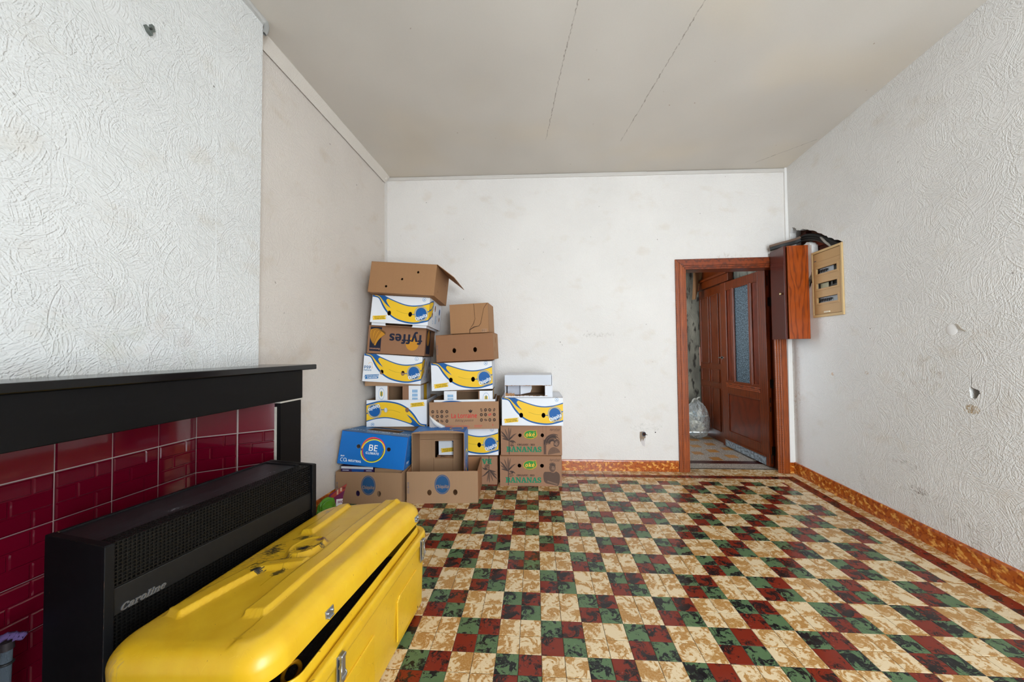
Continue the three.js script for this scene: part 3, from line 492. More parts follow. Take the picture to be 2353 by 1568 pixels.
  for (const z of [0.09, 0.695]) {
    const c = part('latch', o); c.position.set(0.0085, 0, z);
    obj('back_plate', bx(0.003, 0.098, 0.030, 0.001, 0.281, 0, 0.001), steel, c);
    obj('lever', [bx(0.010, 0.074, 0.018, 0.009, 0.292, 0, 0.003), bx(0.016, 0.012, 0.022, 0.008, 0.327, 0, 0.004), bx(0.006, 0.02, 0.012, 0.006, 0.249, 0, 0.002)], steel, c);
    obj('wire_bail', tube([[0.006, 0.30, 0.011], [0.018, 0.322, 0.018], [0.026, 0.312, 0.03], [0.022, 0.285, 0.026], [0.016, 0.268, 0.008], [0.014, 0.27, -0.012], [0.006, 0.285, -0.012]], 0.0022, 40, 8), steel, c);
    obj('pivot', new THREE.CylinderGeometry(0.004, 0.004, 0.026, 10).rotateX(Math.PI / 2).translate(0.014, 0.272, 0.004), steel, c);
  }
  for (const z of [0.085, 0.65]) obj('catch', mv(mergeGeometries([bx(0.004, 0.020, 0.034, 0.0, 0.004, 0, 0.0015), bx(0.008, 0.006, 0.022, 0.003, -0.008, 0, 0.002), ...[-0.009, 0.009].map(s => new THREE.SphereGeometry(0.004, 10, 6).translate(0.003, 0.005, s))].map(g => { const q = g.index ? g.toNonIndexed() : g; q.clearGroups(); return q; })), 0.506, 0.022, z), steel, lid);
}
{
  // what the gap under the lid shows: a dark folded tarpaulin and a yellow carabiner
  const g = new THREE.BoxGeometry(0.34, 0.2, 0.66, 24, 6, 40), p = g.attributes.position;
  for (let i = 0; i < p.count; i++) if (p.getY(i) > 0) p.setY(i, p.getY(i) + fbm(p.getX(i) * 9, p.getZ(i) * 7, 3) * 0.05);
  g.computeVertexNormals();
  tag(obj('folded_tarpaulin', g, mat(0x231d19, 0.85, { bumpMap: relief, bumpScale: 0.004 })), 'dark crumpled tarpaulin stuffed inside the open yellow chest', 'tarpaulin').position.set(-0.80, 0.135, 0.68);
  const c = obj('carabiner', tube([[0, 0, 0], [0.012, 0.03, 0.005], [0, 0.055, 0.012], [-0.02, 0.055, 0.016], [-0.03, 0.025, 0.012], [-0.02, 0, 0.004]], 0.0055, 50, 10, true), phys({ color: 0xc98a12, metalness: 0.5, roughness: 0.3 }));
  c.position.set(-0.68, 0.285, 0.975); c.rotation.y = 0.7; tag(c, 'shiny yellow metal ring hook inside the near end of the chest', 'hook');
}

// ---------------------------------------------------------------- cartons
const KRAFT = '#a38060';
const kraftTex = tex(canvas(512, 512, (g, w) => {
  g.fillStyle = KRAFT; g.fillRect(0, 0, w, w);
  for (let x = 0; x < w; x += 8) { g.fillStyle = `rgba(90,55,30,${rr(0.02, 0.07)})`; g.fillRect(x, 0, 4, w); }
  for (let i = 0; i < 5000; i++) { g.fillStyle = `rgba(${rnd() < 0.5 ? '80,50,30' : '225,190,150'},${rr(0.04, 0.16)})`; g.fillRect(rnd() * w, rnd() * w, rr(1, 9), 1); }
}), true, [3, 3]);
const kraft = mat(0xffffff, 0.85, { map: kraftTex });
const kraftOf = (c) => mat(c, 0.85, { map: kraftTex });
const kraftLight = kraftOf(0xfff0dc), kraftWarm = kraftOf(0xffe4cc), whiteCard = mat(0xdfe1e8, 0.65);
const print = (w, h, draw, rough = 0.55) => mat(0xffffff, rough, { map: tex(canvas(w, h, draw)) });
const kraftFill = (g, w, h, c = KRAFT) => { g.fillStyle = c; g.fillRect(0, 0, w, h); for (let x = 0; x < w; x += 7) { g.fillStyle = `rgba(90,55,30,${rr(0.01, 0.06)})`; g.fillRect(x, 0, 3, h); } for (let i = 0; i < w * h / 120; i++) { g.fillStyle = `rgba(${rnd() < 0.5 ? '80,50,30' : '225,190,150'},${rr(0.04, 0.14)})`; g.fillRect(rnd() * w, rnd() * h, rr(1, 8), 1); } };
const WHITE = '#e9ebf0', BLUE = '#00579c', YEL = '#f3c322';
const text = (g, s, x, y, size, col, o = {}) => { g.save(); g.translate(x, y); g.rotate(o.rot ?? 0); g.scale(o.sx ?? 1, o.sy ?? 1); if (o.skew) g.transform(1, 0, -o.skew, 1, 0, 0); g.font = `${o.style ?? 'bold'} ${size}px ${o.font ?? 'sans-serif'}`; g.textAlign = o.align ?? 'center'; g.textBaseline = 'middle'; g.fillStyle = col; if (o.stroke) { g.strokeStyle = o.stroke; g.lineWidth = o.lw ?? 3; g.lineJoin = 'round'; g.strokeText(s, 0, 0); } g.fillText(s, 0, 0); g.restore(); };
const curve = (g, pts, close) => { g.beginPath(); g.moveTo(...pts[0]); for (let i = 1; i + 1 < pts.length; i++) { const a = pts[i], b = pts[i + 1]; if (i + 2 < pts.length) g.quadraticCurveTo(a[0], a[1], (a[0] + b[0]) / 2, (a[1] + b[1]) / 2); else g.quadraticCurveTo(a[0], a[1], b[0], b[1]); } if (close) g.closePath(); };
const poly = (g, pts, col) => { g.beginPath(); pts.forEach((p, i) => i ? g.lineTo(...p) : g.moveTo(...p)); g.closePath(); g.fillStyle = col; g.fill(); };
function roundel(g, x, y, rx, ry, tilt, flat) {                       // oval brand badge
  g.save(); g.translate(x, y); g.rotate(tilt);
  const e = (k, c) => { g.fillStyle = c; g.beginPath(); g.ellipse(0, 0, rx * k, ry * k, 0, 0, 7); g.fill(); };
  if (flat) { e(1, flat); g.strokeStyle = KRAFT; g.lineWidth = rx * 0.045; g.beginPath(); g.ellipse(0, 0, rx * 0.88, ry * 0.9, 0, 0, 7); g.stroke(); }
  else { e(1, BLUE); e(0.955, '#f6f2dc'); e(0.92, BLUE); e(0.885, YEL); e(0.82, '#005aa2'); }
  g.restore();
  text(g, 'Chiquita', x + (flat ? 0 : rx * 0.05), y + ry * (flat ? 0.22 : 0.42), rx * (flat ? 0.46 : 0.5), flat ? KRAFT : '#ffffff', { rot: flat ? 0 : -0.42, sy: 1.35, stroke: flat || '#005aa2', lw: 3, sx: 0.88 });
}
function bananaPrint(letter, o = {}) {                                  // yellow banana with blue outline across the whole front
  return (g, w, h) => {
    g.fillStyle = WHITE; g.fillRect(0, 0, w, h); g.save();
    if (o.turn) { g.translate(w, h); g.rotate(Math.PI); }
    g.transform(w / 1370, 0, 0, h / 630, -230 * w / 1370, -719 * h / 630);
    const up = [[235, 716], [420, 716], [500, 718], [560, 752], [700, 805], [860, 862], [1030, 908], [1200, 925], [1400, 900], [1520, 866], [1640, 822]], lo = [[1640, 1242], [1400, 1320], [1180, 1338], [900, 1290], [730, 1212], [600, 1108], [500, 990], [430, 868], [390, 800], [330, 772], [235, 768]];
    g.fillStyle = BLUE; g.beginPath(); g.moveTo(...up[0]); g.lineTo(500, 716); curve2(g, up.slice(2)); g.lineTo(1640, 1242); curve2(g, lo); g.closePath(); g.fill();
    g.fillStyle = YEL; g.beginPath(); g.moveTo(272, 722); curve2(g, [[272, 722], [365, 736], [425, 772], [500, 856], [592, 950], [692, 1008]]); curve2(g, [[692, 1008], [610, 915], [572, 855], [562, 822], [600, 793]]); curve2(g, [[600, 793], [760, 850], [1000, 928], [1200, 950], [1400, 924], [1640, 850]]); g.lineTo(1640, 1208); curve2(g, [[1640, 1208], [1400, 1288], [1180, 1304], [900, 1256], [735, 1176], [620, 1076], [528, 962], [454, 846], [404, 778], [335, 746], [272, 736]]); g.closePath(); g.fill();
    g.strokeStyle = 'rgba(90,85,20,.8)'; g.lineWidth = 4; g.beginPath(); g.moveTo(830, 1050); curve2(g, [[830, 1050], [930, 1085], [1020, 1108], [1130, 1112]]); g.stroke();
    g.strokeStyle = BLUE; g.lineWidth = 16; g.beginPath(); g.moveTo(1190, 1122); g.lineTo(1290, 1118); g.stroke(); g.lineWidth = 22; g.beginPath(); g.moveTo(1540, 1052); g.lineTo(1640, 1018); g.stroke();
    roundel(g, 1420, 1095, 158, 172, -0.25);
    if (letter) { g.strokeStyle = '#2f7fbd'; g.lineWidth = 6; g.beginPath(); g.ellipse(1462, 772, 38, 40, 0, 0, 7); g.stroke(); text(g, letter, 1462, 775, 52, '#2f7fbd'); }
    const bc = o.pop ? '#1b6fae' : YEL, tc = o.pop ? '#fff' : '#3c4a1e';
    g.save(); g.translate(455, 1235); g.rotate(-0.1);
    for (let i = 0; i < 7; i++) { g.fillStyle = bc; g.fillRect(-170 + (i % 3) * 12 - (i % 2) * 14, -48 + i * 13, 330 - (i * 37 % 40), 15); }
    text(g, 'SELECTED QUALITY', 0, -20, 30, tc, { sx: 0.95 }); text(g, 'CLASS EXTRA', 0, 18, 40, tc, { sx: 0.95 }); g.restore();
    if (o.pop) { text(g, 'pop', 330, 1010, 92, '#1d5f92'); text(g, 'by', 330, 1050, 30, '#1d5f92'); text(g, 'nature', 335, 1088, 56, '#1d5f92'); g.strokeStyle = '#e9a92c'; g.lineWidth = 7; g.beginPath(); g.arc(395, 960, 46, 3.4, 6.9); g.stroke(); g.beginPath(); g.arc(415, 1020, 34, 5.6, 7.6); g.stroke(); }
    g.restore();
  };
}
function curve2(g, p) { for (let i = 1; i < p.length; i++) { const a = p[i], b = p[i + 1]; if (b && i + 1 < p.length - 1) g.quadraticCurveTo(a[0], a[1], (a[0] + b[0]) / 2, (a[1] + b[1]) / 2); else if (b) { g.quadraticCurveTo(a[0], a[1], b[0], b[1]); i++; } else g.lineTo(...a); } }
const bananaSide = (g, w, h) => {                                        // end of the banana and small marks on the short side
  g.fillStyle = WHITE; g.fillRect(0, 0, w, h);
  poly(g, [[0, h * 0.17], [w * 0.1, h * 0.10], [w * 0.27, h * 0.03], [w * 0.31, h * 0.10], [w * 0.29, h * 0.38], [w * 0.2, h * 0.66], [0, h * 0.84]], BLUE);
  poly(g, [[0, h * 0.21], [w * 0.1, h * 0.14], [w * 0.27, h * 0.07], [w * 0.27, h * 0.17], [w * 0.15, h * 0.36], [0, h * 0.45]], YEL);
  poly(g, [[0, h * 0.50], [w * 0.16, h * 0.41], [w * 0.275, h * 0.24], [w * 0.26, h * 0.42], [w * 0.18, h * 0.62], [0, h * 0.78]], YEL);
  g.fillStyle = 'rgba(60,130,190,.55)'; for (let i = 0; i < 9; i++) g.fillRect(w * 0.48, h * (0.52 + i * 0.035), w * rr(0.08, 0.17), h * 0.018);
  g.fillStyle = BLUE; g.beginPath(); g.ellipse(w * 0.82, h * 0.3, w * 0.05, h * 0.12, 0, 0, 7); g.fill(); g.strokeStyle = '#2f7fbd'; g.lineWidth = 4; g.beginPath(); g.ellipse(w * 0.33, h * 0.8, w * 0.035, h * 0.06, 0, 0, 7); g.stroke();
};
const flatBadge = (g, w, h) => {                                         // brown tray with a blue oval badge
  kraftFill(g, w, h); roundel(g, w * 0.5, h * 0.41, w * 0.108, h * 0.305, 0, '#1c4f7c'); text(g, 'ECU BX-08', w * 0.022, h * 0.5, h * 0.075, '#24517c', { rot: -Math.PI / 2, style: 'normal' });
};
function palm(g, o) {                                                    // palm in dark wash, coordinates of its print
  g.save(); o?.(); g.strokeStyle = 'rgba(45,36,36,.75)'; g.lineWidth = 17; g.beginPath(); g.moveTo(345, 1436); g.lineTo(348, 1140); g.stroke();
  for (const [x, y, b, d] of [[170, 935, -30, 0.9], [258, 885, -20, 0.45], [342, 850, 0, 0.55], [392, 868, 14, 0.45], [512, 985, -60, 0.7], [498, 1190, 60, 0.85], [196, 1102, -50, 0.8], [178, 1020, -44, 0.6], [430, 1060, -40, 0.8]]) {
    const mx = (345 + x) / 2 + b * 0.4, my = (1145 + y) / 2 - 34, nx = -(y - 1145), ny = x - 345, L = Math.hypot(nx, ny), k = 34 / L;
    g.fillStyle = `rgba(48,40,40,${d * 0.8})`; g.beginPath(); g.moveTo(345, 1145); g.quadraticCurveTo(mx + nx * k, my + ny * k, x, y); g.quadraticCurveTo(mx - nx * k, my - ny * k, 345, 1145); g.fill();
    g.strokeStyle = 'rgba(30,24,24,.5)'; g.lineWidth = 3; g.beginPath(); g.moveTo(345, 1145); g.quadraticCurveTo(mx, my, x, y); g.stroke();
    for (let i = 0; i < 14; i++) { const t = rr(0.25, 0.95), px = 345 + (x - 345) * t, py = 1145 + (y - 1145) * t - 24 * Math.sin(t * 3); g.strokeStyle = 'rgba(30,24,24,.35)'; g.lineWidth = 2; g.beginPath(); g.moveTo(px, py); g.lineTo(px + nx * k * rr(-0.5, 0.5), py + ny * k * rr(-0.5, 0.5)); g.stroke(); }
  }
  for (let i = 0; i < 26; i++) { g.fillStyle = `rgba(45,36,36,${rr(0.3, 0.7)})`; g.beginPath(); g.ellipse(405 + rr(-34, 40), 1200 + rr(-50, 60), rr(8, 26), rr(5, 9), rr(-0.3, 0.3), 0, 7); g.fill(); }
  g.restore();
}
function farmer(g, kind) {                                               // a hatched half figure of a field worker
  const ink = (a) => `rgba(52,42,40,${a})`; g.save(); g.lineCap = 'round';
  const hatch = (x, y, rx, ry, n, ang) => { for (let i = 0; i < n; i++) { const t = rnd() * 6.3, q = Math.sqrt(rnd()), a = x + Math.cos(t) * q * rx, b = y + Math.sin(t) * q * ry, l = rr(8, 30); g.strokeStyle = ink(rr(0.08, 0.35)); g.lineWidth = rr(1.5, 4); g.beginPath(); g.moveTo(a, b); g.lineTo(a + Math.cos(ang) * l, b + Math.sin(ang) * l); g.stroke(); } };
  if (kind === 0) {
    g.fillStyle = ink(0.6); g.beginPath(); g.moveTo(1250, 1150); g.quadraticCurveTo(1330, 1190, 1360, 1140); g.quadraticCurveTo(1440, 1160, 1448, 1240); g.quadraticCurveTo(1452, 1400, 1400, 1442); g.lineTo(1200, 1400); g.quadraticCurveTo(1110, 1395, 1100, 1300); g.quadraticCurveTo(1080, 1160, 1140, 1148); g.closePath(); g.fill();
    g.fillStyle = ink(0.55); g.beginPath(); g.ellipse(1290, 1065, 68, 88, 0, 0, 7); g.fill(); g.fillStyle = ink(0.45); g.beginPath(); g.ellipse(1290, 1005, 70, 52, 0, Math.PI, 7); g.fill();
    g.fillStyle = 'rgba(165,130,105,.6)'; g.beginPath(); g.ellipse(1306, 1075, 34, 50, 0, 0, 7); g.fill(); g.fillStyle = 'rgba(165,130,105,.5)'; g.beginPath(); g.moveTo(1180, 1330); g.lineTo(1400, 1400); g.lineTo(1390, 1425); g.lineTo(1180, 1360); g.fill();
    g.fillStyle = ink(0.7); for (const x of [1278, 1318]) { g.beginPath(); g.ellipse(x, 1055, 11, 5, 0, 0, 7); g.fill(); } g.beginPath(); g.ellipse(1300, 1110, 22, 6, 0, 0, 7); g.fill();
    hatch(1290, 1250, 130, 120, 150, 1.2); hatch(1150, 1270, 40, 110, 60, 1.5); hatch(1290, 1030, 60, 70, 60, 0.4);
  } else {
    g.fillStyle = ink(0.42); g.beginPath(); g.moveTo(1180, 1440); g.quadraticCurveTo(1200, 1290, 1310, 1270); g.quadraticCurveTo(1430, 1300, 1450, 1390); g.lineTo(1380, 1400); g.closePath(); g.fill();
    for (let i = 0; i < 16; i++) { g.strokeStyle = ink(rr(0.35, 0.7)); g.lineWidth = rr(12, 24); g.beginPath(); g.arc(1310 + rr(-30, 10), 1190 + rr(-6, 20), 60 + i * 9, rr(3.0, 3.5), rr(4.9, 5.7)); g.stroke(); }
    g.fillStyle = ink(0.55); g.beginPath(); g.ellipse(1375, 1190, 62, 84, 0.35, 0, 7); g.fill(); g.fillStyle = 'rgba(165,130,105,.55)'; g.beginPath(); g.ellipse(1366, 1205, 36, 56, 0.35, 0, 7); g.fill(); g.fillStyle = ink(0.75); g.beginPath(); g.ellipse(1340, 1240, 30, 10, 0.3, 0, 7); g.fill(); for (const x of [1352, 1400]) { g.beginPath(); g.ellipse(x, 1178, 11, 5, 0.3, 0, 7); g.fill(); }
    g.fillStyle = ink(0.6); g.fillRect(1095, 1120, 50, 310); hatch(1110, 1230, 40, 160, 80, 1.4); hatch(1320, 1120, 120, 120, 160, 2.4); hatch(1300, 1350, 110, 60, 70, 0.8);
  }
  g.restore();
}
function okePrint(kind, turn) {
  return (g, w, h) => {
    kraftFill(g, w, h, '#9c7459'); g.save(); if (turn) { g.translate(w, h); g.rotate(Math.PI); }
    g.transform(w / 1325, 0, 0, h / 635, -165 * w / 1325, -815 * h / 635);
    text(g, 'BANANAS', 670, 1326, 148, '#1e7d58', { font: 'serif', sx: 1.02, stroke: '#1e7d58', lw: 9 });
    palm(g); text(g, 'ORGANIC · BIO', 715, 1226, 52, '#2b2322', { font: 'serif', sx: 0.98, stroke: '#2b2322', lw: 2 });
    g.fillStyle = '#c79a2e'; g.beginPath(); g.ellipse(815, 1010, 150, 98, -0.05, 0, 7); g.fill(); poly(g, [[880, 930], [945, 905], [950, 960]], '#c79a2e');
    g.fillStyle = '#2f8a3c'; g.beginPath(); g.ellipse(812, 1005, 130, 82, -0.05, 0, 7); g.fill(); poly(g, [[860, 950], [935, 918], [930, 985]], '#2f8a3c');
    text(g, 'oké', 812, 1010, 118, '#f0b93c', { skew: 0.1 });
    g.save(); g.translate(815, 1010); 'ORGANIC BIO'.split('').forEach((c, i) => { const a = 2.25 - i * 0.16; text(g, c, Math.cos(a) * 138, Math.sin(a) * 92 + 6, 26, '#2f7a3c', { rot: a - Math.PI / 2 }); }); g.restore();
    text(g, 'AgroFair', 1340, 898, 54, '#2b2322', { font: 'serif', style: 'italic', skew: 0.25 }); g.strokeStyle = '#2b2322'; g.lineWidth = 4; g.beginPath(); g.moveTo(1310, 930); g.lineTo(1440, 926); g.stroke();
    farmer(g, kind);
    if (kind === 1) { g.fillStyle = 'rgba(95,60,38,.5)'; g.fillRect(1078, 815, 6, 640); g.fillRect(1150, 815, 5, 640); }
    g.restore();
  };
}
const rings = (g, x, y, r, lw) => { const cols = ['#ff5a1f', '#ff1f5f', '#0f6b58', '#f3e23a']; [[-0.04, -0.03, 1, 0], [0.05, 0.0, 1, 1], [-0.01, 0.02, 0.97, 2], [0.0, 0.07, 0.99, 3]].forEach(([dx, dy, k, c]) => { g.strokeStyle = cols[c]; g.lineWidth = lw; g.beginPath(); g.ellipse(x + dx * r, y + dy * r, r * k * 0.92, r * k, 0.3 * c, c * 0.8, c * 0.8 + 6.1); g.stroke(); }); };
const SKY = '#0e70c4';
const climateFront = (g, w, h) => {
  g.fillStyle = SKY; g.fillRect(0, 0, w, h); g.fillStyle = 'rgba(0,30,90,.12)'; for (let i = 0; i < 5; i++) g.fillRect(w * rr(0.05, 0.95), 0, 2, h);
  rings(g, w * 0.503, h * 0.5, h * 0.36, h * 0.032); text(g, 'BE', w * 0.5, h * 0.44, h * 0.25, '#fff', { style: 'normal', stroke: '#fff', lw: 4 }); text(g, 'CLIMATE', w * 0.5, h * 0.6, h * 0.095, '#fff');
  text(g, 'BUY', w * 0.035, h * 0.76, h * 0.06, '#fff', { align: 'left' }); text(g, 'CO', w * 0.035, h * 0.87, h * 0.15, '#fff', { align: 'left', style: 'normal' }); text(g, '2', w * 0.128, h * 0.9, h * 0.06, '#fff', { align: 'left' }); text(g, 'NEUTRAL', w * 0.158, h * 0.88, h * 0.09, '#fff', { align: 'left' });
};
const climateTop = (g, w, h) => { g.fillStyle = '#1a6aa8'; g.fillRect(0, 0, w, h); text(g, 'CLIMATE NEUTRAL BANANAS', w * 0.5, h * 0.72, h * 0.1, '#e8f2fa', { sx: 1.15 }); g.fillStyle = 'rgba(230,240,250,.5)'; for (let i = 0; i < 3; i++) g.fillRect(w * 0.34, h * (0.82 + i * 0.05), w * 0.34, h * 0.02); };
const climateSide = (g, w, h) => { g.fillStyle = SKY; g.fillRect(0, 0, w, h); text(g, 'BE', w * 0.3, h * 0.2, h * 0.1, '#fff'); g.fillStyle = 'rgba(235,245,255,.6)'; for (let i = 0; i < 7; i++) g.fillRect(w * 0.12, h * (0.32 + i * 0.05), w * rr(0.1, 0.3), 2); text(g, 'PORT', w * 0.2, h * 0.83, h * 0.11, '#fff'); g.fillRect(w * 0.08, h * 0.9, w * 0.24, 3); g.fillRect(w * 0.08, h * 0.94, w * 0.2, 3); };
const climateLong = (g, w, h) => { g.fillStyle = SKY; g.fillRect(0, 0, w, h); rings(g, w * 0.5, h * 0.5, h * 0.34, h * 0.05); text(g, 'CLIMATE NEUTRAL', w * 0.5, h * 0.5, h * 0.09, '#fff'); };
const lorraine = (g, w, h) => {
  kraftFill(g, w, h, '#a67e5e'); g.save(); g.transform(w / 1400, 0, 0, h / 480, -215 * w / 1400, -915 * h / 480);
  const icon = (x, y, k, c = '#2b1d1a') => { g.save(); g.translate(x, y); g.rotate(k * 1.3); g.fillStyle = c; g.beginPath(); g.ellipse(0, 0, 30, k % 3 === 1 ? 18 : 27, 0, 0, 7); g.fill(); g.strokeStyle = '#a67e5e'; g.lineWidth = 4; g.beginPath(); g.ellipse(0, 0, 15, 9, 0, 0, 7); g.stroke(); g.beginPath(); g.moveTo(-20, 0); g.lineTo(20, 0); if (k % 2) { g.moveTo(0, -18); g.lineTo(0, 18); } g.stroke(); g.restore(); };
  let k = 0; for (const y of [1082, 1165, 1248]) for (const x of [285, 378, 468, 570]) icon(x, y, k++); for (const y of [1062, 1145, 1238]) for (const x of [1265, 1350, 1435, 1525]) { k++; icon(x, y, k, x === 1435 && y === 1145 ? '#d8262c' : undefined); }
  text(g, 'La Lorraine', 915, 1160, 104, '#cf2a2c', { style: 'normal', sx: 1.0, stroke: '#cf2a2c', lw: 3 }); text(g, 'Baking passion', 918, 1240, 52, '#3a2a24', { style: 'italic', font: 'serif', skew: 0.2 });
  for (const a of [-0.6, 0, 0.6]) { g.save(); g.translate(1046, 1112); g.rotate(a); g.fillStyle = '#2b1d1a'; g.beginPath(); g.ellipse(0, -34, 11, 30, 0, 0, 7); g.fill(); g.restore(); }
  g.fillStyle = 'rgba(205,60,50,.7)'; for (let i = 0; i < 5; i++) { g.fillRect(535, 1330 + i * 9, rr(120, 200), 4); g.fillRect(742, 1330 + i * 9, rr(240, 350), 4); g.fillRect(1118, 1325 + i * 9, rr(120, 190), 4); }
  text(g, '↑↑ ♥ ♻ ‡', 1438, 1330, 50, '#cf3a34', { sx: 0.9 }); g.restore();
};
const fyffes = (g, w, h) => {                                           // seen upside down
  kraftFill(g, w, h, '#976c4d'); g.fillStyle = '#11172f'; g.fillRect(w * 0.035, h * 0.06, w * 0.195, h * 0.86);
  g.save(); g.translate(w * 0.12, h * 0.36); g.strokeStyle = '#3a2a1e'; for (let i = 0; i < 7; i++) { g.fillStyle = ['#c98a22', '#b67a1c'][i % 2]; g.lineWidth = 3; g.beginPath(); g.moveTo(-8, h * 0.36); g.quadraticCurveTo(-w * 0.115 + i * w * 0.022, h * 0.1, -w * 0.085 + i * w * 0.03, -h * 0.2 + i * h * 0.012); g.quadraticCurveTo(w * 0.05 + i * 6, -h * 0.34 + i * h * 0.02, w * 0.175, -h * 0.12 + i * h * 0.012); g.quadraticCurveTo(w * 0.05, h * 0.12, 22, h * 0.36); g.closePath(); g.fill(); g.stroke(); } g.restore();
  g.fillStyle = '#c98a22'; g.beginPath(); g.ellipse(w * 0.775, h * 0.6, w * 0.112, h * 0.235, 0, 0, 7); g.fill();
  g.save(); g.translate(w * 0.655, h * 0.42); g.rotate(Math.PI); text(g, 'fyffes', 0, 0, h * 0.44, '#161a33', { stroke: '#161a33', lw: 7, sx: 0.98 }); g.restore();
  g.save(); g.translate(w * 0.13, h * 0.84); g.rotate(Math.PI); text(g, 'Bananas', 0, 0, h * 0.09, '#b98a6a'); g.restore();
};
const fyffesSide = (g, w, h) => { kraftFill(g, w, h, '#976c4d'); g.fillStyle = '#11172f'; g.fillRect(w * 0.1, h * 0.06, w * 0.42, h * 0.86); g.fillStyle = '#b67a1c'; g.beginPath(); g.ellipse(w * 0.3, h * 0.33, w * 0.14, h * 0.3, 0.3, 0, 7); g.fill(); };
const trayEnds = (turn) => (g, w, h) => {                                // white ends with small blue drawings, brown middle
  kraftFill(g, w, h, '#936b50'); g.fillStyle = WHITE; g.fillRect(0, 0, w * 0.265, h); g.fillRect(w * 0.735, 0, w * 0.265, h);
  const a = turn ? 0.13 : 0.87, b = turn ? 0.87 : 0.13;
  g.fillStyle = 'rgba(70,140,200,.7)'; for (let i = 0; i < 4; i++) for (let j = 0; j < 5; j++) g.fillRect(w * (b - 0.055 + i * 0.03), h * (0.1 + j * 0.1), w * 0.024, h * 0.075);
  for (const y of [0.2, 0.62]) { g.strokeStyle = '#3a86c0'; g.lineWidth = 4; g.beginPath(); g.ellipse(w * a, h * y, h * 0.14, h * 0.14, 0, 0, 7); g.stroke(); g.fillStyle = '#e0b73a'; g.fillRect(w * a - h * 0.07, h * (y - 0.05), h * 0.14, h * 0.1); g.fillStyle = '#2f6f6a'; g.fillRect(w * a - h * 0.02, h * (y - 0.07), h * 0.04, h * 0.14); }
};
const traySide = (g, w, h) => { g.fillStyle = '#d9dbe2'; g.fillRect(0, 0, w, h); g.fillStyle = '#d9a81c'; g.fillRect(w * 0.3, 0, w * 0.3, h); g.fillStyle = BLUE; g.fillRect(w * 0.27, 0, w * 0.03, h); };

// a sheet of board in the plane z = 0, facing +z; its front may carry a print, the rest is bare board
function board(w, h, t, holes, front, bare) {
  const g0 = ex(shapeOf(rectP(-w / 2, 0, w / 2, h), holes.map(q => q.r ? rectHole(...q.r) : oval(...q.o))), t).translate(0, 0, -t);
  const g = g0.index ? g0.toNonIndexed() : g0, N = g.attributes.normal, P = g.attributes.position, U = g.attributes.uv, A = [], B = [];
  for (let i = 0; i < N.count; i += 3) (N.getZ(i) > 0.5 && front !== bare ? A : B).push(i, i + 1, i + 2);
  const o = new THREE.BufferGeometry(), order = [...A, ...B];
  const take = (at, n) => new THREE.Float32BufferAttribute(order.flatMap(i => [...at.array.slice(i * n, i * n + n)]), n);
  o.setAttribute('position', take(P, 3)); o.setAttribute('normal', take(N, 3)); o.setAttribute('uv', take(U, 2));
  for (let k = 0; k < A.length; k++) o.attributes.uv.setXY(k, o.attributes.position.getX(k) / w + 0.5, o.attributes.position.getY(k) / h);
  if (A.length) { o.addGroup(0, A.length, 0); o.addGroup(A.length, B.length, 1); return [o, [front, bare]]; }
  return [o, bare];
}
// a carton: origin at the middle of its front bottom edge, the front faces +z
function carton(name, label, category, group, [w, h, d], pos, [yaw, roll, pitch], o = {}) {
  const c = thing(name, label, category, group, pos, yaw * Math.PI / 180); c.rotation.x = (pitch ?? 0) * Math.PI / 180; c.rotation.z = (roll ?? 0) * Math.PI / 180;
  const t = o.t ?? 0.005, bare = o.bare ?? kraft;
  const put = (nm, W, H, holes, front, at, turn) => { const [g, m] = board(W, H, t, holes ?? [], front ?? bare, bare); const b = obj(nm, g, m, c); b.position.set(...at); b.rotation.set(...turn); return b; };
  if (o.front !== null) put('front_panel', w, h, o.frontHoles, o.front, [0, 0, 0], [0, 0, 0]);
  if (o.back !== null) put('back_panel', w, h, o.backHoles, o.back, [0, 0, -d], [0, Math.PI, 0]);
  put('side_panel', d - 2 * t, h, o.sideHoles, o.right, [w / 2, 0, -d / 2], [0, Math.PI / 2, 0]);
  put('side_panel', d - 2 * t, h, o.leftHoles, o.left, [-w / 2, 0, -d / 2], [0, -Math.PI / 2, 0]);
  if (!o.noBottom) put('bottom_panel', w - 2 * t, d - 2 * t, o.bottomHoles, o.bottom, [0, 0, -t], [Math.PI / 2, 0, 0]).position.set(0, 0, -d + t);
  if (o.top) put('top_panel', w, d, o.topHoles, o.top === true ? bare : o.top, [0, h + 0.0005, 0], [-Math.PI / 2, 0, 0]);
  return c;
}
const hand = (w, h, y = 0.364, rx = 0.0165, ry = 0.0215, x = 0.182) => [{ o: [-x * w, y * h, rx, ry] }, { o: [x * w, y * h, rx, ry] }];
const BW = 0.535, BH = 0.245, BD = 0.40;
const bananaA = print(1024, 470, bananaPrint('A')), bananaL = print(1024, 470, bananaPrint('L')), bananaPop = print(1024, 470, bananaPrint('L', { pop: true })), bananaTurned = print(1024, 470, bananaPrint('M', { turn: true }));
const bananaEnd = print(512, 320, bananaSide), badge = print(1024, 470, flatBadge, 0.8), oke0 = print(1024, 490, okePrint(0), 0.8), oke1 = print(1024, 490, okePrint(1), 0.8), okeTurned = print(1024, 490, okePrint(0, true), 0.8);
const endHoles = [{ o: [-0.09, 0.11, 0.014, 0.022] }, { o: [-0.02, 0.18, 0.016, 0.03] }, { o: [0.13, 0.10, 0.012, 0.022] }];
const topSlot = [{ r: [-0.13, 0.12, 0.13, 0.28] }];

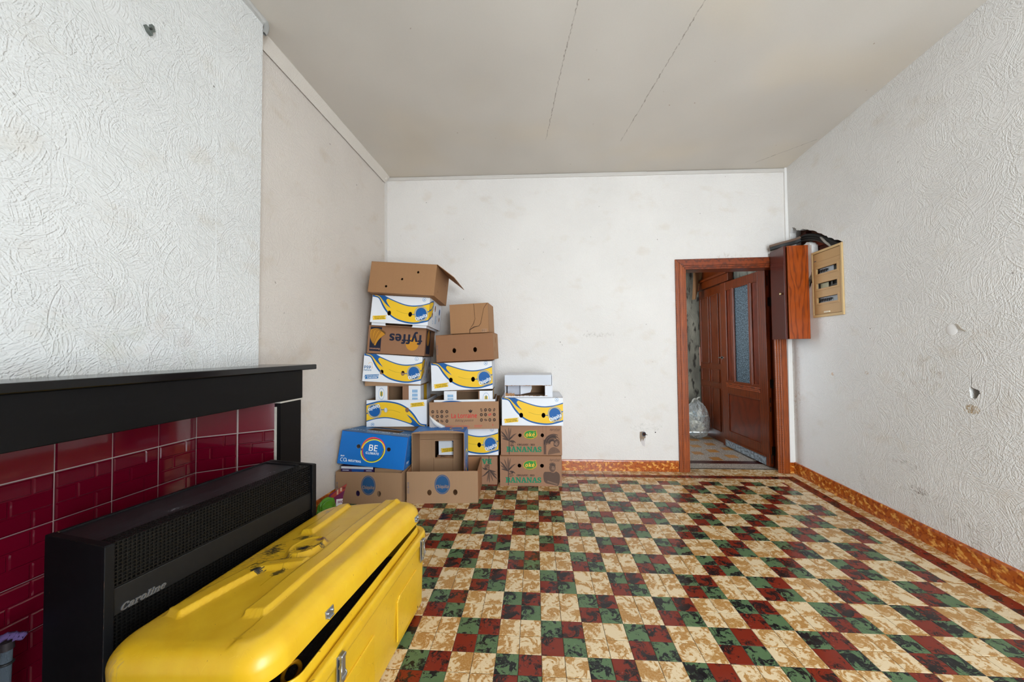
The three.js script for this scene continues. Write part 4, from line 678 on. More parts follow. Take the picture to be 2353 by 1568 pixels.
// right-hand stack
carton('fruit_carton', 'brown banana carton with a crossed-arms farmer print, lowest of the right-hand stack', 'box', null, [BW, 0.26, BD], [-0.063, 0.001, -1.155], [1, 0], { front: oke0, frontHoles: hand(BW, 0.26, 0.672, 0.0165, 0.0165), top: true, bare: kraftWarm });
carton('fruit_carton', 'brown banana carton printed with a man shouldering a bunch, second in the right stack', 'box', null, [BW - 0.004, 0.256, BD - 0.004], [-0.056, 0.264, -1.162], [-0.2, 0.2], { front: oke1, frontHoles: hand(BW, 0.256, 0.672, 0.0145, 0.0165), top: true, bare: kraftWarm });
carton('banana_box', 'white box with a big yellow banana, under the torn white tray at the right', 'box', null, [0.53, BH, BD - 0.005], [-0.044, 0.523, -1.148], [0.6, -0.3], { front: bananaA, right: bananaEnd, frontHoles: hand(0.53, BH), sideHoles: endHoles, top: whiteCard, topHoles: topSlot, bare: kraft });
{ // torn white tray on top of the right-hand stack
  const w = 0.41, h = 0.192, d = 0.29, c = carton('white_tray', 'torn white cardboard box open at the front, on top of the right-hand stack', 'box', null, [w, h, d], [-0.073, 0.771, -1.118], [-0.3, 0], { front: null, right: whiteCard, left: whiteCard, back: whiteCard, top: whiteCard, bare: whiteCard, t: 0.004 });
  const jagged = (x0, x1, y, a, n) => Array.from({ length: n + 1 }, (_, i) => [x0 + (x1 - x0) * i / n, y + rr(-a, a)]);
  obj('front_band', ex(shapeOf([[-w / 2, h], ...jagged(-w / 2, w / 2 - 0.008, 0.104, 0.0015, 40), [w / 2 - 0.008, h]]), 0.003).translate(0, 0, 0.001), mat(0xcfd3dc, 0.7), c);
  obj('torn_edge', ex(shapeOf([[-w / 2 + 0.002, 0.118], ...jagged(-w / 2 + 0.002, w / 2 - 0.01, 0.1, 0.0022, 50), [w / 2 - 0.01, 0.108]]), 0.002).translate(0, 0, -0.002), kraftLight, c);
  obj('front_lip', ex(shapeOf([[-w / 2, 0], [w / 2, 0], ...jagged(w / 2, -w / 2, 0.012, 0.003, 50)]), 0.003).translate(0, 0, -0.003), whiteCard, c);
  obj('torn_edge', ex(shapeOf([[-w / 2 + 0.004, 0.002], [w / 2 - 0.01, 0.002], ...jagged(w / 2 - 0.01, -w / 2 + 0.085, 0.012, 0.005, 34), ...jagged(-w / 2 + 0.08, -w / 2 + 0.004, 0.036, 0.007, 16)]), 0.002).translate(0, 0, -0.0055), kraftLight, c);
  obj('front_post', bx(0.06, 0.1, 0.004, w / 2 - 0.034, 0.052, -0.006), whiteCard, c);
  obj('inner_liner', bx(0.12, 0.15, 0.004, -w / 2 + 0.075, 0.085, -0.12), mat(0xc3c6d2, 0.7), c);
  obj('inner_flap', mv(ex(shapeOf([[0, 0.01], [0.09, 0.026], [0.104, 0.06], [0.1, 0.14], [0, 0.16]]), 0.003), -0.075, 0.004, -0.09, 0, 0.25), whiteCard, c);
  obj('inner_back', bx(w - 0.012, h - 0.01, 0.003, 0, h / 2, -d + 0.008), kraft, c); obj('inner_floor', bx(w - 0.012, 0.003, d - 0.02, 0, 0.007, -d / 2), kraft, c);
}
// middle stack
carton('fruit_carton', 'brown banana carton upside down on the floor, palm print, beside the open tray', 'box', null, [BW, 0.25, 0.375], [-0.624, 0.001, -1.178], [0, 0], { front: okeTurned, frontHoles: hand(BW, 0.25, 0.33, 0.0165, 0.0165), top: true, bare: kraftWarm });
carton('banana_box', 'white banana box with a circled L, half hidden behind the upright blue box', 'box', null, [BW, BH, 0.365], [-0.614, 0.2525, -1.190], [0, 0.3], { front: bananaL, right: bananaEnd, frontHoles: hand(BW, BH), sideHoles: endHoles, top: true, bare: kraftWarm });
const mTray = carton('bakery_tray', 'open brown bakery tray with red lettering and rows of small dark bread icons', 'tray', null, [0.60, 0.235, 0.40], [-0.632, 0.501, -1.098], [4, 0.2], { front: print(1024, 410, lorraine, 0.8), bare: kraftLight });
carton('banana_box', 'open white banana tray sunk inside the brown bakery tray, only its rim in view', 'tray', null, [0.535, 0.245, 0.36], [-0.630, 0.507, -1.122], [4, 0.3], { front: bananaTurned, right: whiteCard, left: whiteCard, bare: kraft });
const ends = print(1024, 470, trayEnds(false)), endsT = print(1024, 470, trayEnds(true)), endsSide = print(256, 160, traySide);
carton('inner_tray', 'white and brown slotted inner tray between bakery tray and banana box', 'tray', null, [0.425, 0.312, 0.32], [-0.602, 0.514, -1.137], [3, 0], { front: ends, right: endsSide, left: whiteCard, frontHoles: [{ r: [-0.102, 0.16, 0.09, 0.309] }], bare: kraft });
carton('banana_box', 'white banana box with a circled A, in the centre stack below plain brown cartons', 'box', null, [BW, BH, 0.385], [-0.652, 0.836, -1.128], [3, 1.6], { front: bananaA, right: whiteCard, frontHoles: hand(BW, BH), top: true, bare: kraftWarm });
carton('brown_carton', 'plain brown carton with two oval hand holes on the centre stack', 'box', null, [0.505, 0.235, 0.36], [-0.621, 1.090, -1.108], [-0.5, 2.2], { front: print(1024, 470, (g, w, h) => { kraftFill(g, w, h, '#936747'); text(g, 'ECU BX-08', w * 0.02, h * 0.55, h * 0.075, '#3b4a66', { rot: -Math.PI / 2, style: 'normal' }); }, 0.85), frontHoles: hand(0.505, 0.235, 0.4), sideHoles: [{ o: [0.0, 0.17, 0.016, 0.03] }, { o: [-0.08, 0.09, 0.012, 0.022] }], right: kraftLight, top: true, bare: kraftWarm });
{ // plain box with cut flaps on the very top of the centre stack
  const w = 0.348, h = 0.262, c = carton('brown_carton', 'small closed brown box showing cut flap edges, topmost of the centre stack', 'box', null, [w, h, 0.30], [-0.588, 1.333, -1.163], [-2, 2], { top: true, front: kraftOf(0x5a4636), bare: kraftLight });
  const X = (u) => -w / 2 + u * w, Y = (v) => h * (1 - v);
  obj('flap', ex(shapeOf([[X(0.003), Y(0.997)], [X(0.492), Y(0.997)], [X(0.497), Y(0.87)], [X(0.60), Y(0.68)], [X(0.645), Y(0.53)], [X(0.63), Y(0.05)], [X(0.615), Y(0.003)], [X(0.003), Y(0.003)]]), 0.004, 0.001), kraftLight, c);
  obj('flap', ex(shapeOf([[X(0.508), Y(0.997)], [X(0.513), Y(0.89)], [X(0.625), Y(0.81)], [X(0.75), Y(0.775)], [X(0.80), Y(0.68)], [X(0.89), Y(0.18)], [X(0.987), Y(0.01)], [X(0.997), Y(0.003)], [X(0.997), Y(0.997)]]), 0.004, 0.001), kraftLight, c);
  obj('flap', ex(shapeOf([[X(0.507), Y(0.865)], [X(0.612), Y(0.69)], [X(0.654), Y(0.53)], [X(0.64), Y(0.05)], [X(0.627), Y(0.004)], [X(0.972), Y(0.006)], [X(0.882), Y(0.175)], [X(0.79), Y(0.67)], [X(0.742), Y(0.762)], [X(0.612), Y(0.785)]]), 0.003), kraftLight, c);
  obj('care_mark', bx(0.05, 0.03, 0.0006, X(0.88), Y(0.93), 0.0064), print(128, 80, (g, W, H) => { g.fillStyle = '#b98d69'; g.fillRect(0, 0, W, H); g.fillStyle = '#2b201a'; for (let i = 0; i < 5; i++) { g.fillRect(6, 8 + i * 13, 26, 7); g.fillRect(44, 8 + i * 13, 30, 6); } g.beginPath(); g.arc(104, 16, 9, 0, 7); g.fill(); g.fillRect(90, 40, 26, 6); g.fillRect(90, 52, 26, 6); }), c);
}
// left-hand stack: two cartons behind the front ones carry it
carton('brown_carton', 'brown carton on the floor hidden behind the front left box, carrying the tall stack', 'box', 'brown cartons hidden under the tall left stack', [BW, 0.255, 0.37], [-1.248, 0.001, -1.172], [0, 0], { top: true });
carton('brown_carton', 'brown carton hidden behind the blue box, second from the floor in the tall stack', 'box', 'brown cartons hidden under the tall left stack', [BW, 0.255, 0.37], [-1.246, 0.258, -1.172], [0, 0], { top: true });
carton('banana_box', 'open white banana box with inverted lettering, low in the tall left stack', 'box', null, [BW, 0.235, BD - 0.01], [-1.24, 0.515, -1.125], [3, 0], { front: bananaTurned, right: whiteCard, left: whiteCard, frontHoles: hand(BW, 0.235, 0.62, 0.0165, 0.0215, 0.145).map((q, i) => ({ o: [i ? 0.175 * BW : -0.18 * BW, 0.62 * 0.235, 0.0165, 0.0215] })), bare: kraft });
carton('inner_tray', 'white and brown slotted inner tray rising from the upside down banana box', 'tray', null, [0.405, 0.352, 0.33], [-1.232, 0.521, -1.140], [2, 0], { front: endsT, right: endsSide, left: whiteCard, frontHoles: [{ r: [-0.082, 0.2, 0.04, 0.346] }], bare: kraft });
carton('brown_tray', 'plain brown tray edge showing under the third banana box of the tall stack', 'tray', null, [0.492, 0.20, 0.37], [-1.273, 0.876, -1.128], [6, 0], { bare: kraft, frontHoles: hand(0.49, 0.2, 0.66) });
carton('banana_box', 'white banana box with blue motto print, fourth from top of the tall stack', 'box', null, [0.512, BH, BD], [-1.281, 0.902, -1.113], [6, -4.2, -1], { front: bananaPop, right: bananaEnd, frontHoles: hand(0.51, BH), sideHoles: endHoles, noBottom: true, top: true, bare: kraft });
carton('fruit_carton', 'brown carton with dark blue upside down lettering and an orange banana bunch', 'box', null, [0.508, 0.25, BD - 0.01], [-1.25, 1.152, -1.130], [5, -3.9, -2], { front: print(1024, 500, fyffes, 0.8), right: print(512, 320, fyffesSide, 0.8), top: true, bare: kraftWarm });
carton('inner_tray', 'white ended inner tray peeping out under the second highest box', 'tray', null, [0.488, 0.2, 0.36], [-1.196, 1.395, -1.070], [1.5, -4.2, -3], { front: ends, right: whiteCard, left: whiteCard, frontHoles: [{ r: [-0.12, 0.006, 0.12, 0.19] }], bare: kraft, top: true });
carton('banana_box', 'white banana box with a circled A, second from top of the tall stack', 'box', null, [0.515, BH, BD], [-1.19, 1.418, -1.052], [0.5, -4.4, -4], { front: bananaA, right: bananaEnd, frontHoles: hand(0.515, BH), sideHoles: endHoles, noBottom: true, top: true, bare: kraftWarm });
{ // plain box on the very top, its flap hanging out to the right
  const w = 0.585, h = 0.272, d = 0.39, c = carton('brown_carton', 'plain brown carton with small round holes and loose flap, topmost of the tall stack', 'box', null, [w, h, d], [-1.154, 1.672, -1.0], [-1, -4.8, -6], { frontHoles: [[0.27, 0.21], [0.5, 0.47], [0.73, 0.72]].map(([u, v]) => ({ o: [(u - 0.5) * w, v * h, 0.0105, 0.0105] })), sideHoles: [{ o: [-0.1, 0.06, 0.009, 0.012] }, { o: [0.1, 0.17, 0.009, 0.012] }], top: true, bare: kraftLight });
  const [g, m] = board(d, 0.19, 0.004, [], kraftLight, kraftLight); const fl = obj('flap', g, m, c); fl.position.set(w / 2, h, -d / 2); fl.rotation.order = 'YXZ'; fl.rotation.set(Math.PI - 0.98, Math.PI / 2, 0);
}
// front left: a brown tray with a purple fruit box in it and the blue box leaning on top
carton('badge_tray', 'brown tray with a blue oval badge under the blue box, far left on the floor', 'tray', null, [0.53, 0.245, 0.385], [-1.312, 0.001, -0.744], [-1, 0], { front: badge, frontHoles: hand(0.53, 0.245, 0.33, 0.016, 0.022, 0.16), bare: kraft });
carton('fruit_box', 'flat purple and white fruit box upside down in the brown tray, below the blue box', 'box', null, [0.26, 0.27, 0.30], [-1.43, 0.008, -0.79], [0, -1], { front: print(512, 512, (g, w, h) => { g.fillStyle = '#3b2558'; g.fillRect(0, 0, w, h); g.fillStyle = '#dcdde4'; g.fillRect(0, 0, w, h * 0.085); g.fillStyle = '#1b4f9a'; poly(g, [[w * 0.32, h * 0.085], [w * 0.72, h * 0.085], [w * 0.66, h * 0.4], [w * 0.4, h * 0.4]], '#1b4f9a'); text(g, 'TANIA', w * 0.53, h * 0.19, h * 0.07, '#cfd6ea', { rot: Math.PI }); g.fillStyle = '#d9dbe2'; g.fillRect(w * 0.04, h * 0.12, w * 0.2, h * 0.02); g.fillRect(w * 0.78, h * 0.12, w * 0.18, h * 0.02); g.fillRect(0, h * 0.24, w * 0.3, h * 0.05); }), right: mat(0x3b2558, 0.5), top: mat(0x3b2558, 0.5), bare: mat(0x4a2f6a, 0.6) });
carton('brown_carton', 'low brown carton lying inside the front left tray beside the purple box', 'box', null, [0.22, 0.26, 0.30], [-1.172, 0.008, -0.79], [0, 0], { top: true });
carton('climate_box', 'bright blue banana box with coloured rings and white lettering, far left', 'box', null, [0.53, 0.255, 0.375], [-1.308, 0.280, -0.768], [3, -6.2, -7], { front: print(1024, 512, climateFront, 0.45), right: print(512, 340, climateSide, 0.45), top: print(1024, 768, climateTop, 0.45), topHoles: [{ r: [-0.13, 0.15, 0.14, 0.30] }], frontHoles: [{ o: [-0.22 * 0.53, 0.55 * 0.262, 0.0155, 0.0155] }, { o: [0.235 * 0.53, 0.55 * 0.262, 0.0155, 0.0155] }], sideHoles: [{ o: [0, 0.12, 0.014, 0.024] }], noBottom: true, bare: kraft });
// front middle: brown tray with a blue box standing on edge in it
carton('badge_tray', 'open brown tray with a blue oval badge holding a blue box on edge', 'tray', null, [0.552, 0.245, 0.365], [-0.742, 0.001, -0.785], [4, 0], { front: badge, frontHoles: hand(0.55, 0.245, 0.34, 0.017, 0.022), sideHoles: [{ o: [0.08, 0.19, 0.012, 0.022] }, { o: [-0.1, 0.09, 0.012, 0.022] }], bare: kraftWarm });
{
  const w = 0.425, h = 0.512, d = 0.245, c = carton('climate_box', 'blue banana box on edge in the brown tray, brown inside facing out', 'box', null, [w, h, d], [-0.802, 0.008, -0.882], [4, 0], { front: null, bare: kraft, back: print(256, 256, (g, W, H) => { g.fillStyle = '#1a6aa8'; g.fillRect(0, 0, W, H); }), backHoles: [{ r: [-0.085, 0.235, 0.075, 0.385] }], right: print(512, 1024, (g, W, H) => { g.save(); g.translate(0, H); g.rotate(-Math.PI / 2); climateLong(g, H, W); g.restore(); }, 0.45), left: kraft, top: print(512, 340, (g, W, H) => { climateSide(g, W, H); text(g, 'CLIMATE', W * 0.6, H * 0.7, H * 0.12, '#dce9f5'); rings(g, W * 0.8, H * 0.35, H * 0.2, 8); }, 0.45) });
  const lines = [bx(w - 0.02, 0.002, 0.002, 0, 0.40, -d + 0.0065), bx(0.002, 0.1, 0.002, 0.09, 0.45, -d + 0.0065), bx(0.002, 0.24, 0.002, -0.087, 0.12, -d + 0.0065), bx(0.002, 0.24, 0.002, 0.08, 0.12, -d + 0.0065)];
  obj('crease', lines, mat(0x7d5a3f, 0.9), c);
  const lip = ex(shapeOf([[-w / 2, 0], [w / 2, 0], [w / 2, 0.002], ...Array.from({ length: 21 }, (_, i) => { const x = w / 2 - i / 20 * w; return [x, 0.002 + 0.018 * Math.pow(1 - (2 * x / w) ** 2, 0.7) + rr(0, 0.001)]; })]), 0.004).translate(0, h - 0.003, -0.003);
  obj('bowed_edge', lip, kraft, c);
}
{ // peeling paper on the bakery tray
  const p = part('peeling_label', mTray); p.position.set(-0.298, 0.0, 0.0015);
  obj('sheet', ex(shapeOf([[0, 0.006], [0.132, 0.006], [0.135, 0.03], [0.06, 0.07], [0, 0.125]]), 0.001), mat(0xbdb6b3, 0.8), p);
  const g = new THREE.PlaneGeometry(1, 1, 14, 10), P = g.attributes.position;
  for (let i = 0; i < P.count; i++) { const u = P.getX(i) + 0.5, v = P.getY(i) + 0.5, s = u, wdt = 0.012 + 0.038 * Math.sin(Math.min(1, s * 1.15) * 2.2), cx = 0.012 + s * 0.118, cy = 0.112 - s * 0.085, a = v * 2.6; P.setXYZ(i, cx - Math.sin(a) * wdt * 0.55, cy - Math.sin(a) * wdt * 0.5 + (v - 0.5) * 0.01, 0.003 + (1 - Math.cos(a)) * 0.011); }
  g.computeVertexNormals(); obj('curl', g, mat(0xe6e2de, 0.6, { side: THREE.DoubleSide }), p);
}
{ // packaging on the floor between the heater and the boxes
  const g = ex(shapeOf([[-0.035, 0], [0.05, 0], [0.055, 0.13], [0.075, 0.215], [-0.035, 0.15], [-0.05, 0.11]]), 0.003, 0.0008), U = g.attributes.uv; for (let i = 0; i < U.count; i++) U.setXY(i, (U.getX(i) + 0.05) / 0.13, U.getY(i) / 0.22);
  const k = obj('card_packet', g, print(256, 512, (q, w, h) => { q.fillStyle = '#6d1147'; q.fillRect(0, 0, w, h); poly(q, [[40, 190], [150, 80], [256, 0], [256, 90], [70, 230]], '#a93a2a'); q.fillStyle = '#d0a58a'; q.fillRect(120, 95, 20, 80); q.fillRect(160, 70, 26, 60); q.fillStyle = '#7a1f1a'; q.fillRect(190, 60, 40, 40); q.fillStyle = '#e6e0e4'; q.fillRect(120, 250, 110, 110); text(q, 'HG', 180, 300, 60, '#7d1f4f'); q.fillStyle = '#4a3a34'; q.fillRect(60, 420, 120, 92); }, 0.4));
  k.position.set(-1.475, 0.0, -0.55); k.rotation.set(-0.12, 0.5, 0); tag(k, 'torn purple card packet leaning by the wall between heater and boxes', 'packet');
  const s = welded(new THREE.IcosahedronGeometry(0.07, 24)), P = s.attributes.position;
  for (let i = 0; i < P.count; i++) { const x = P.getX(i), y = P.getY(i), z = P.getZ(i), q = 1 + fbm(x * 14 + z * 9, y * 12 + 3, 4) * 0.55; P.setXYZ(i, x * q * 0.7, Math.max(-0.07, y * q * 1.15), z * q); } s.computeVertexNormals();
  const b = obj('green_bag', s, mat(0x4f8a1c, 0.35)); b.position.set(-1.455, 0.075, -0.43); tag(b, 'crumpled green plastic bag on the floor behind the end of the heater', 'bag');
}

// ---------------------------------------------------------------- wood
const woodTex = (w, h, base, dark, cathedral, rot) => {
  const c = canvas(w, h, (g) => {
    const im = g.createImageData(w, h), d = im.data, o = rnd() * 90;
    for (let y = 0, i = 0; y < h; y++) for (let x = 0; x < w; x++, i += 4) {
      const u = x / w - 0.5, v = y / h, warp = fbm(u * 1.6 + o, v * 1.6, 3) * 0.16;
      const r = cathedral ? Math.abs(u + warp * 0.8) * 8 - (Math.sqrt(Math.abs(v - 0.45) + 0.01) - 0.1) * (v > 0.45 ? -2.2 : 2.6) + fbm(u * 2 + o, v * 3, 2) * 0.7 : (u + warp * 0.5) * 9;
      const grain = 0.5 + 0.5 * Math.sin(r * (cathedral ? 3.6 : 7)), fine = noise2(x / 2.4, y / 90 + o) * 0.5 + noise2(x / 5, y / 240 + o) * 0.5;
      const t = Math.min(1, Math.max(0, 0.18 + Math.pow(grain, 4) * 0.5 + fine * 0.3 + fbm(u * 5, v * 5 + o, 2) * 0.2));
      const k = mix(base, dark, t); d[i] = k[0]; d[i + 1] = k[1]; d[i + 2] = k[2]; d[i + 3] = 255;
    }
    g.putImageData(im, 0, 0);
  });
  const t = tex(c); t.wrapS = t.wrapT = THREE.MirroredRepeatWrapping; if (rot) { t.rotation = Math.PI / 2; } return t;
};
const varnish = (map, o = {}) => phys({ map, roughness: 0.46, clearcoat: 0.25, clearcoatRoughness: 0.25, ...o });
const pineMap = woodTex(512, 1024, [164, 76, 10], [80, 30, 3], false); pineMap.repeat.set(5, 1.2);
const pineH = woodTex(512, 1024, [146, 60, 8], [66, 24, 3], false, true); pineH.repeat.set(1.2, 5);
const pine = varnish(pineMap), pineAcross = varnish(pineH);
const leafMap = woodTex(512, 1024, [112, 44, 8], [56, 20, 4], false); leafMap.repeat.set(3.2, 1);
const leafM = varnish(leafMap, { roughness: 0.3 }), panelMap = woodTex(512, 512, [100, 34, 6], [68, 22, 4], true); panelMap.repeat.set(1.8, 1.6); const panelM = varnish(panelMap, { roughness: 0.3 });
const boxUV = (g) => { const p = g.attributes.position, n = g.attributes.normal, u = g.attributes.uv; for (let i = 0; i < p.count; i++) { const x = Math.abs(n.getX(i)) > 0.6; u.setXY(i, x ? p.getZ(i) : p.getX(i), Math.abs(n.getY(i)) > 0.6 ? p.getZ(i) : p.getY(i)); } return g; };
const wbx = (...a) => boxUV(bx(...a));

// ---------------------------------------------------------------- doorway, its open leaf, the hall beyond
{
  const d = structure('door_1');
  const x0 = 1.347, x1 = 2.348, yt = 2.037, bands = [[0, 0.034, 0.022], [0.031, 0.066, 0.028], [0.063, 0.084, 0.021], [0.081, 0.1, 0.014]];
  const L = [], R = [], T = [];
  for (const [a, b, t] of bands) {
    L.push(ex(shapeOf([[x0 + a, 0], [x0 + b, 0], [x0 + b, yt - b], [x0 + a, yt - a]]), t - 0.008, 0.004)); R.push(ex(shapeOf([[x1 - b, 0], [x1 - a, 0], [x1 - a, yt - a], [x1 - b, yt - b]]), t - 0.008, 0.004));
    T.push(ex(shapeOf([[x0 + a, yt - a], [x0 + b, yt - b], [x1 - b, yt - b], [x1 - a, yt - a]]), t - 0.008, 0.004));
  }
  for (const [n, g, m] of [['architrave', L, pine], ['architrave', R, pine], ['architrave', T, pineAcross]]) obj(n, g.map(q => q.translate(0, 0, ZB + 0.004)), m, d);
  const dark = leafM;
  obj('door_lining', wbx(0.03, 1.95, 0.155, 1.431, 0.975, ZB - 0.077), dark, d); obj('door_lining', wbx(0.03, 1.95, 0.155, 2.327, 0.975, ZB - 0.077), dark, d); obj('door_lining', wbx(0.90, 0.03, 0.155, 1.87, 1.955, ZB - 0.077), dark, d);
  // leaf: x runs to the hinge side (0), the seen face is z = 0
  const f = part('leaf', d); f.position.set(2.262, 0.01, -1.705); f.rotation.y = -Math.PI / 2 + 0.03;
  const H = 1.945, th = 0.04;
  obj('stile', wbx(0.11, H, th, -0.055, H / 2, -th / 2, 0.002), leafM, f); obj('stile', wbx(0.11, H, th, -0.745, H / 2, -th / 2, 0.002), leafM, f);
  for (const [y0, y1] of [[1.855, H], [0.64, 0.775], [0, 0.185]]) obj('rail', wbx(0.58, y1 - y0, th - 0.001, -0.4, (y0 + y1) / 2, -th / 2, 0.002), leafM, f);
  for (const x of [-0.245, -0.555]) obj('mullion', wbx(0.03, 1.085, th + 0.004, x, 1.315, -th / 2 + 0.002, 0.005), leafM, f);
  for (const x of [-0.17, -0.63]) obj('panel', wbx(0.125, 1.085, 0.014, x, 1.315, -th / 2), panelM, f);
  obj('panel', wbx(0.585, 0.46, 0.016, -0.4, 0.412, -th / 2), panelM, f);
  const bead = []; for (const [a, b, c, e] of [[-0.69, 0.185, -0.11, 0.64], [-0.69, 0.775, -0.57, 1.855], [-0.23, 0.775, -0.11, 1.855], [-0.54, 0.775, -0.26, 1.855]]) bead.push(wbx(c - a, 0.012, 0.012, (a + c) / 2, b + 0.006, -0.005, 0.004), wbx(c - a, 0.012, 0.012, (a + c) / 2, e - 0.006, -0.005, 0.004), wbx(0.012, e - b, 0.012, a + 0.006, (b + e) / 2, -0.005, 0.004), wbx(0.012, e - b, 0.012, c - 0.006, (b + e) / 2, -0.005, 0.004));
  obj('bead', bead, leafM, f);
  obj('moulding', [wbx(0.585, 0.014, 0.022, -0.4, 0.752, 0.006, 0.004), wbx(0.585, 0.014, 0.016, -0.4, 0.734, 0.004, 0.004), wbx(0.585, 0.014, 0.01, -0.4, 0.716, 0.002, 0.004)], pineAcross, f);
  obj('frosted_pane', bx(0.29, 1.09, 0.006, -0.4, 1.315, -th / 2), phys({ color: 0x9fb0b8, roughness: 0.3, transmission: 0.45, thickness: 0, ior: 1.5, map: noiseTex(256, 512, (u, v) => { const q = fbm(u * 16, v * 46, 3); const t = sst(-0.15, 0.25, q); return mix([96, 108, 116], [206, 214, 218], t); }), bumpMap: noiseTex(256, 512, (u, v) => { const q = 128 + fbm(u * 30, v * 90, 2) * 110; return [q, q, q]; }, false), bumpScale: 0.003 }), f);
  obj('kick_plate', bx(0.70, 0.078, 0.003, -0.40, 0.043, 0.0018), phys({ metalness: 0.35, roughness: 0.55, map: noiseTex(512, 64, (u, v) => { const q = 150 + fbm(u * 14, v * 2, 4) * 70; return [q * 0.93, q * 0.98, q * 1.02]; }) }), f).userData.label = 'dull zinc kick plate';
  obj('weather_strip', wbx(0.70, 0.014, 0.012, -0.4, 0.09, 0.006, 0.003), leafM, f);
  const chrome = phys({ color: 0xc9ccd0, metalness: 1, roughness: 0.18 }), h = part('handle', f);
  obj('rosette', new THREE.CylinderGeometry(0.018, 0.018, 0.01, 20).rotateX(Math.PI / 2).translate(-0.765, 1.05, 0.005), chrome, h); obj('lever', tube([[-0.765, 1.05, 0.005], [-0.765, 1.05, 0.045], [-0.755, 1.05, 0.055], [-0.69, 1.053, 0.055]], 0.008, 24, 10), chrome, h);
  const iron = mat(0x121110, 0.55, { metalness: 0.5 });
  for (const y of [0.155, 0.81, 1.62]) obj('hinge', [bx(0.006, 0.085, 0.022, 0.004, y, -0.034), new THREE.CylinderGeometry(0.007, 0.007, 0.085, 10).translate(0.008, y, -0.048), bx(0.012, 0.03, 0.026, 0.008, y, -0.05, 0.002)], iron, f);
  for (const [y, k] of [[0.075, 0.09], [0.56, 0.05], [0.65, 0.05], [1.83, 0.1]]) obj('mortise', bx(0.002, k, 0.01, 0.0005, y, -0.022), mat(0x1c0d07, 0.9), f);
  // dark panelled door further down the hall
  const q = structure('door_2', [2.292, 0.0, -2.40], -Math.PI / 2), dm = leafM;
  obj('slab', wbx(0.78, 1.965, 0.03, -0.39, 0.983, -0.02), dm, q);
  for (const [a, b] of [[-0.73, -0.52], [-0.46, -0.27], [-0.21, -0.06]]) for (const [c, e] of [[0.13, 0.66], [0.74, 0.9], [0.98, 1.86]]) { const m = []; m.push(wbx(b - a, 0.014, 0.012, (a + b) / 2, c, 0, 0.004), wbx(b - a, 0.014, 0.012, (a + b) / 2, e, 0, 0.004), wbx(0.014, e - c, 0.012, a, (c + e) / 2, 0, 0.004), wbx(0.014, e - c, 0.012, b, (c + e) / 2, 0, 0.004)); obj('panel_bead', m, dm, q); }
  obj('strike_strip', bx(0.012, 0.26, 0.01, -0.785, 1.06, 0.0), mat(0xb58a7a, 0.6), q);
  const fr = structure('trim_3', [2.292, 0, -2.40], -Math.PI / 2);
  obj('door_head', [wbx(0.86, 0.09, 0.06, -0.4, 2.02, 0.0, 0.004), wbx(0.86, 0.28, 0.03, -0.4, 2.22, -0.01, 0.004), wbx(0.86, 0.03, 0.09, -0.4, 2.08, 0.01, 0.004)], dm, fr);
  // the hall itself
  const mould = noiseTex(1024, 1024, (u, v) => { const a = fbm(u * 6, v * 4, 4), b = sst(0.16, 0.6, fbm(u * 22 + 3, v * 11, 5) + 0.2 * noise2(u * 4, v * 3)); const s = 112 + a * 60; return mix([s, s * 0.97, s * 0.86], [40, 36, 30], b); }, true, [0.8, 0.8]);
  const mm = mat(0xffffff, 0.9, { map: mould, bumpMap: relief, bumpScale: 0.003 });
  obj('plaster', bx(1.7, 2.7, 0.12, 1.75, 1.35, -3.27), mm, structure('wall_hall_end')); obj('plaster', bx(0.12, 2.7, 1.6, 2.39, 1.35, -2.5), mm, structure('wall_hall_right'));
  const hl = structure('wall_hall_left', [0.95, 0, -2.45], Math.PI / 2); obj('plaster', ex(shapeOf(rectP(-0.85, 0, 0.85, 2.7), [rectHole(-0.5, 0.9, 0.5, 2.35)]), 0.12).translate(0, 0, -0.12), mm, hl);
  obj('boards', bx(1.6, 0.1, 1.7, 1.75, 2.66, -2.5), mat(0x2a211b, 0.9), structure('ceiling_hall'));
  const lamp = new THREE.RectAreaLight(new THREE.Color(0.95, 0.97, 1), 1.0, 0.95, 1.4); lamp.position.set(1.0, 1.62, -2.45); lamp.lookAt(2, 1.62, -2.45); lamp.name = 'hall_window_daylight'; scene.add(lamp);
  const hf = structure('floor_hall');
  const terrazzo = tex(canvas(1024, 1024, (g, w) => { g.fillStyle = '#8f8377'; g.fillRect(0, 0, w, w); for (let i = 0; i < 22000; i++) { g.fillStyle = ['#d9cdbf', '#6b5f55', '#b9a999', '#3d352f', '#a88f7c', '#e6dccf'][rnd() * 6 | 0]; const s = rr(1.5, 5); g.beginPath(); g.ellipse(rnd() * w, rnd() * w, s, s * rr(0.5, 1), rnd() * 3, 0, 7); g.fill(); } }), true, [1.4, 1.4]);
  const tz = phys({ map: terrazzo, roughness: 0.34 });
  const slab = bx(1.5, 0.06, 1.54, 1.68, -0.033, -2.415); { const p = slab.attributes.position, u = slab.attributes.uv; for (let i = 0; i < p.count; i++) u.setXY(i, p.getX(i), p.getZ(i)); }
  obj('terrazzo', slab, tz, hf);
  const bandG = bx(1.3, 0.004, 0.085, 1.65, -0.003, -1.872); { const p = bandG.attributes.position, u = bandG.attributes.uv; for (let i = 0; i < p.count; i++) u.setXY(i, p.getX(i), p.getZ(i)); }
  obj('band', bandG, phys({ map: terrazzo, color: 0x6a2a26, roughness: 0.34 }), hf);
  const tan = [0, 1].map(k => phys({ color: k ? 0xb07a3e : 0xa36f38, roughness: 0.35 })), tg = bx(0.106, 0.004, 0.106, 0, 0, 0, 0.0008);
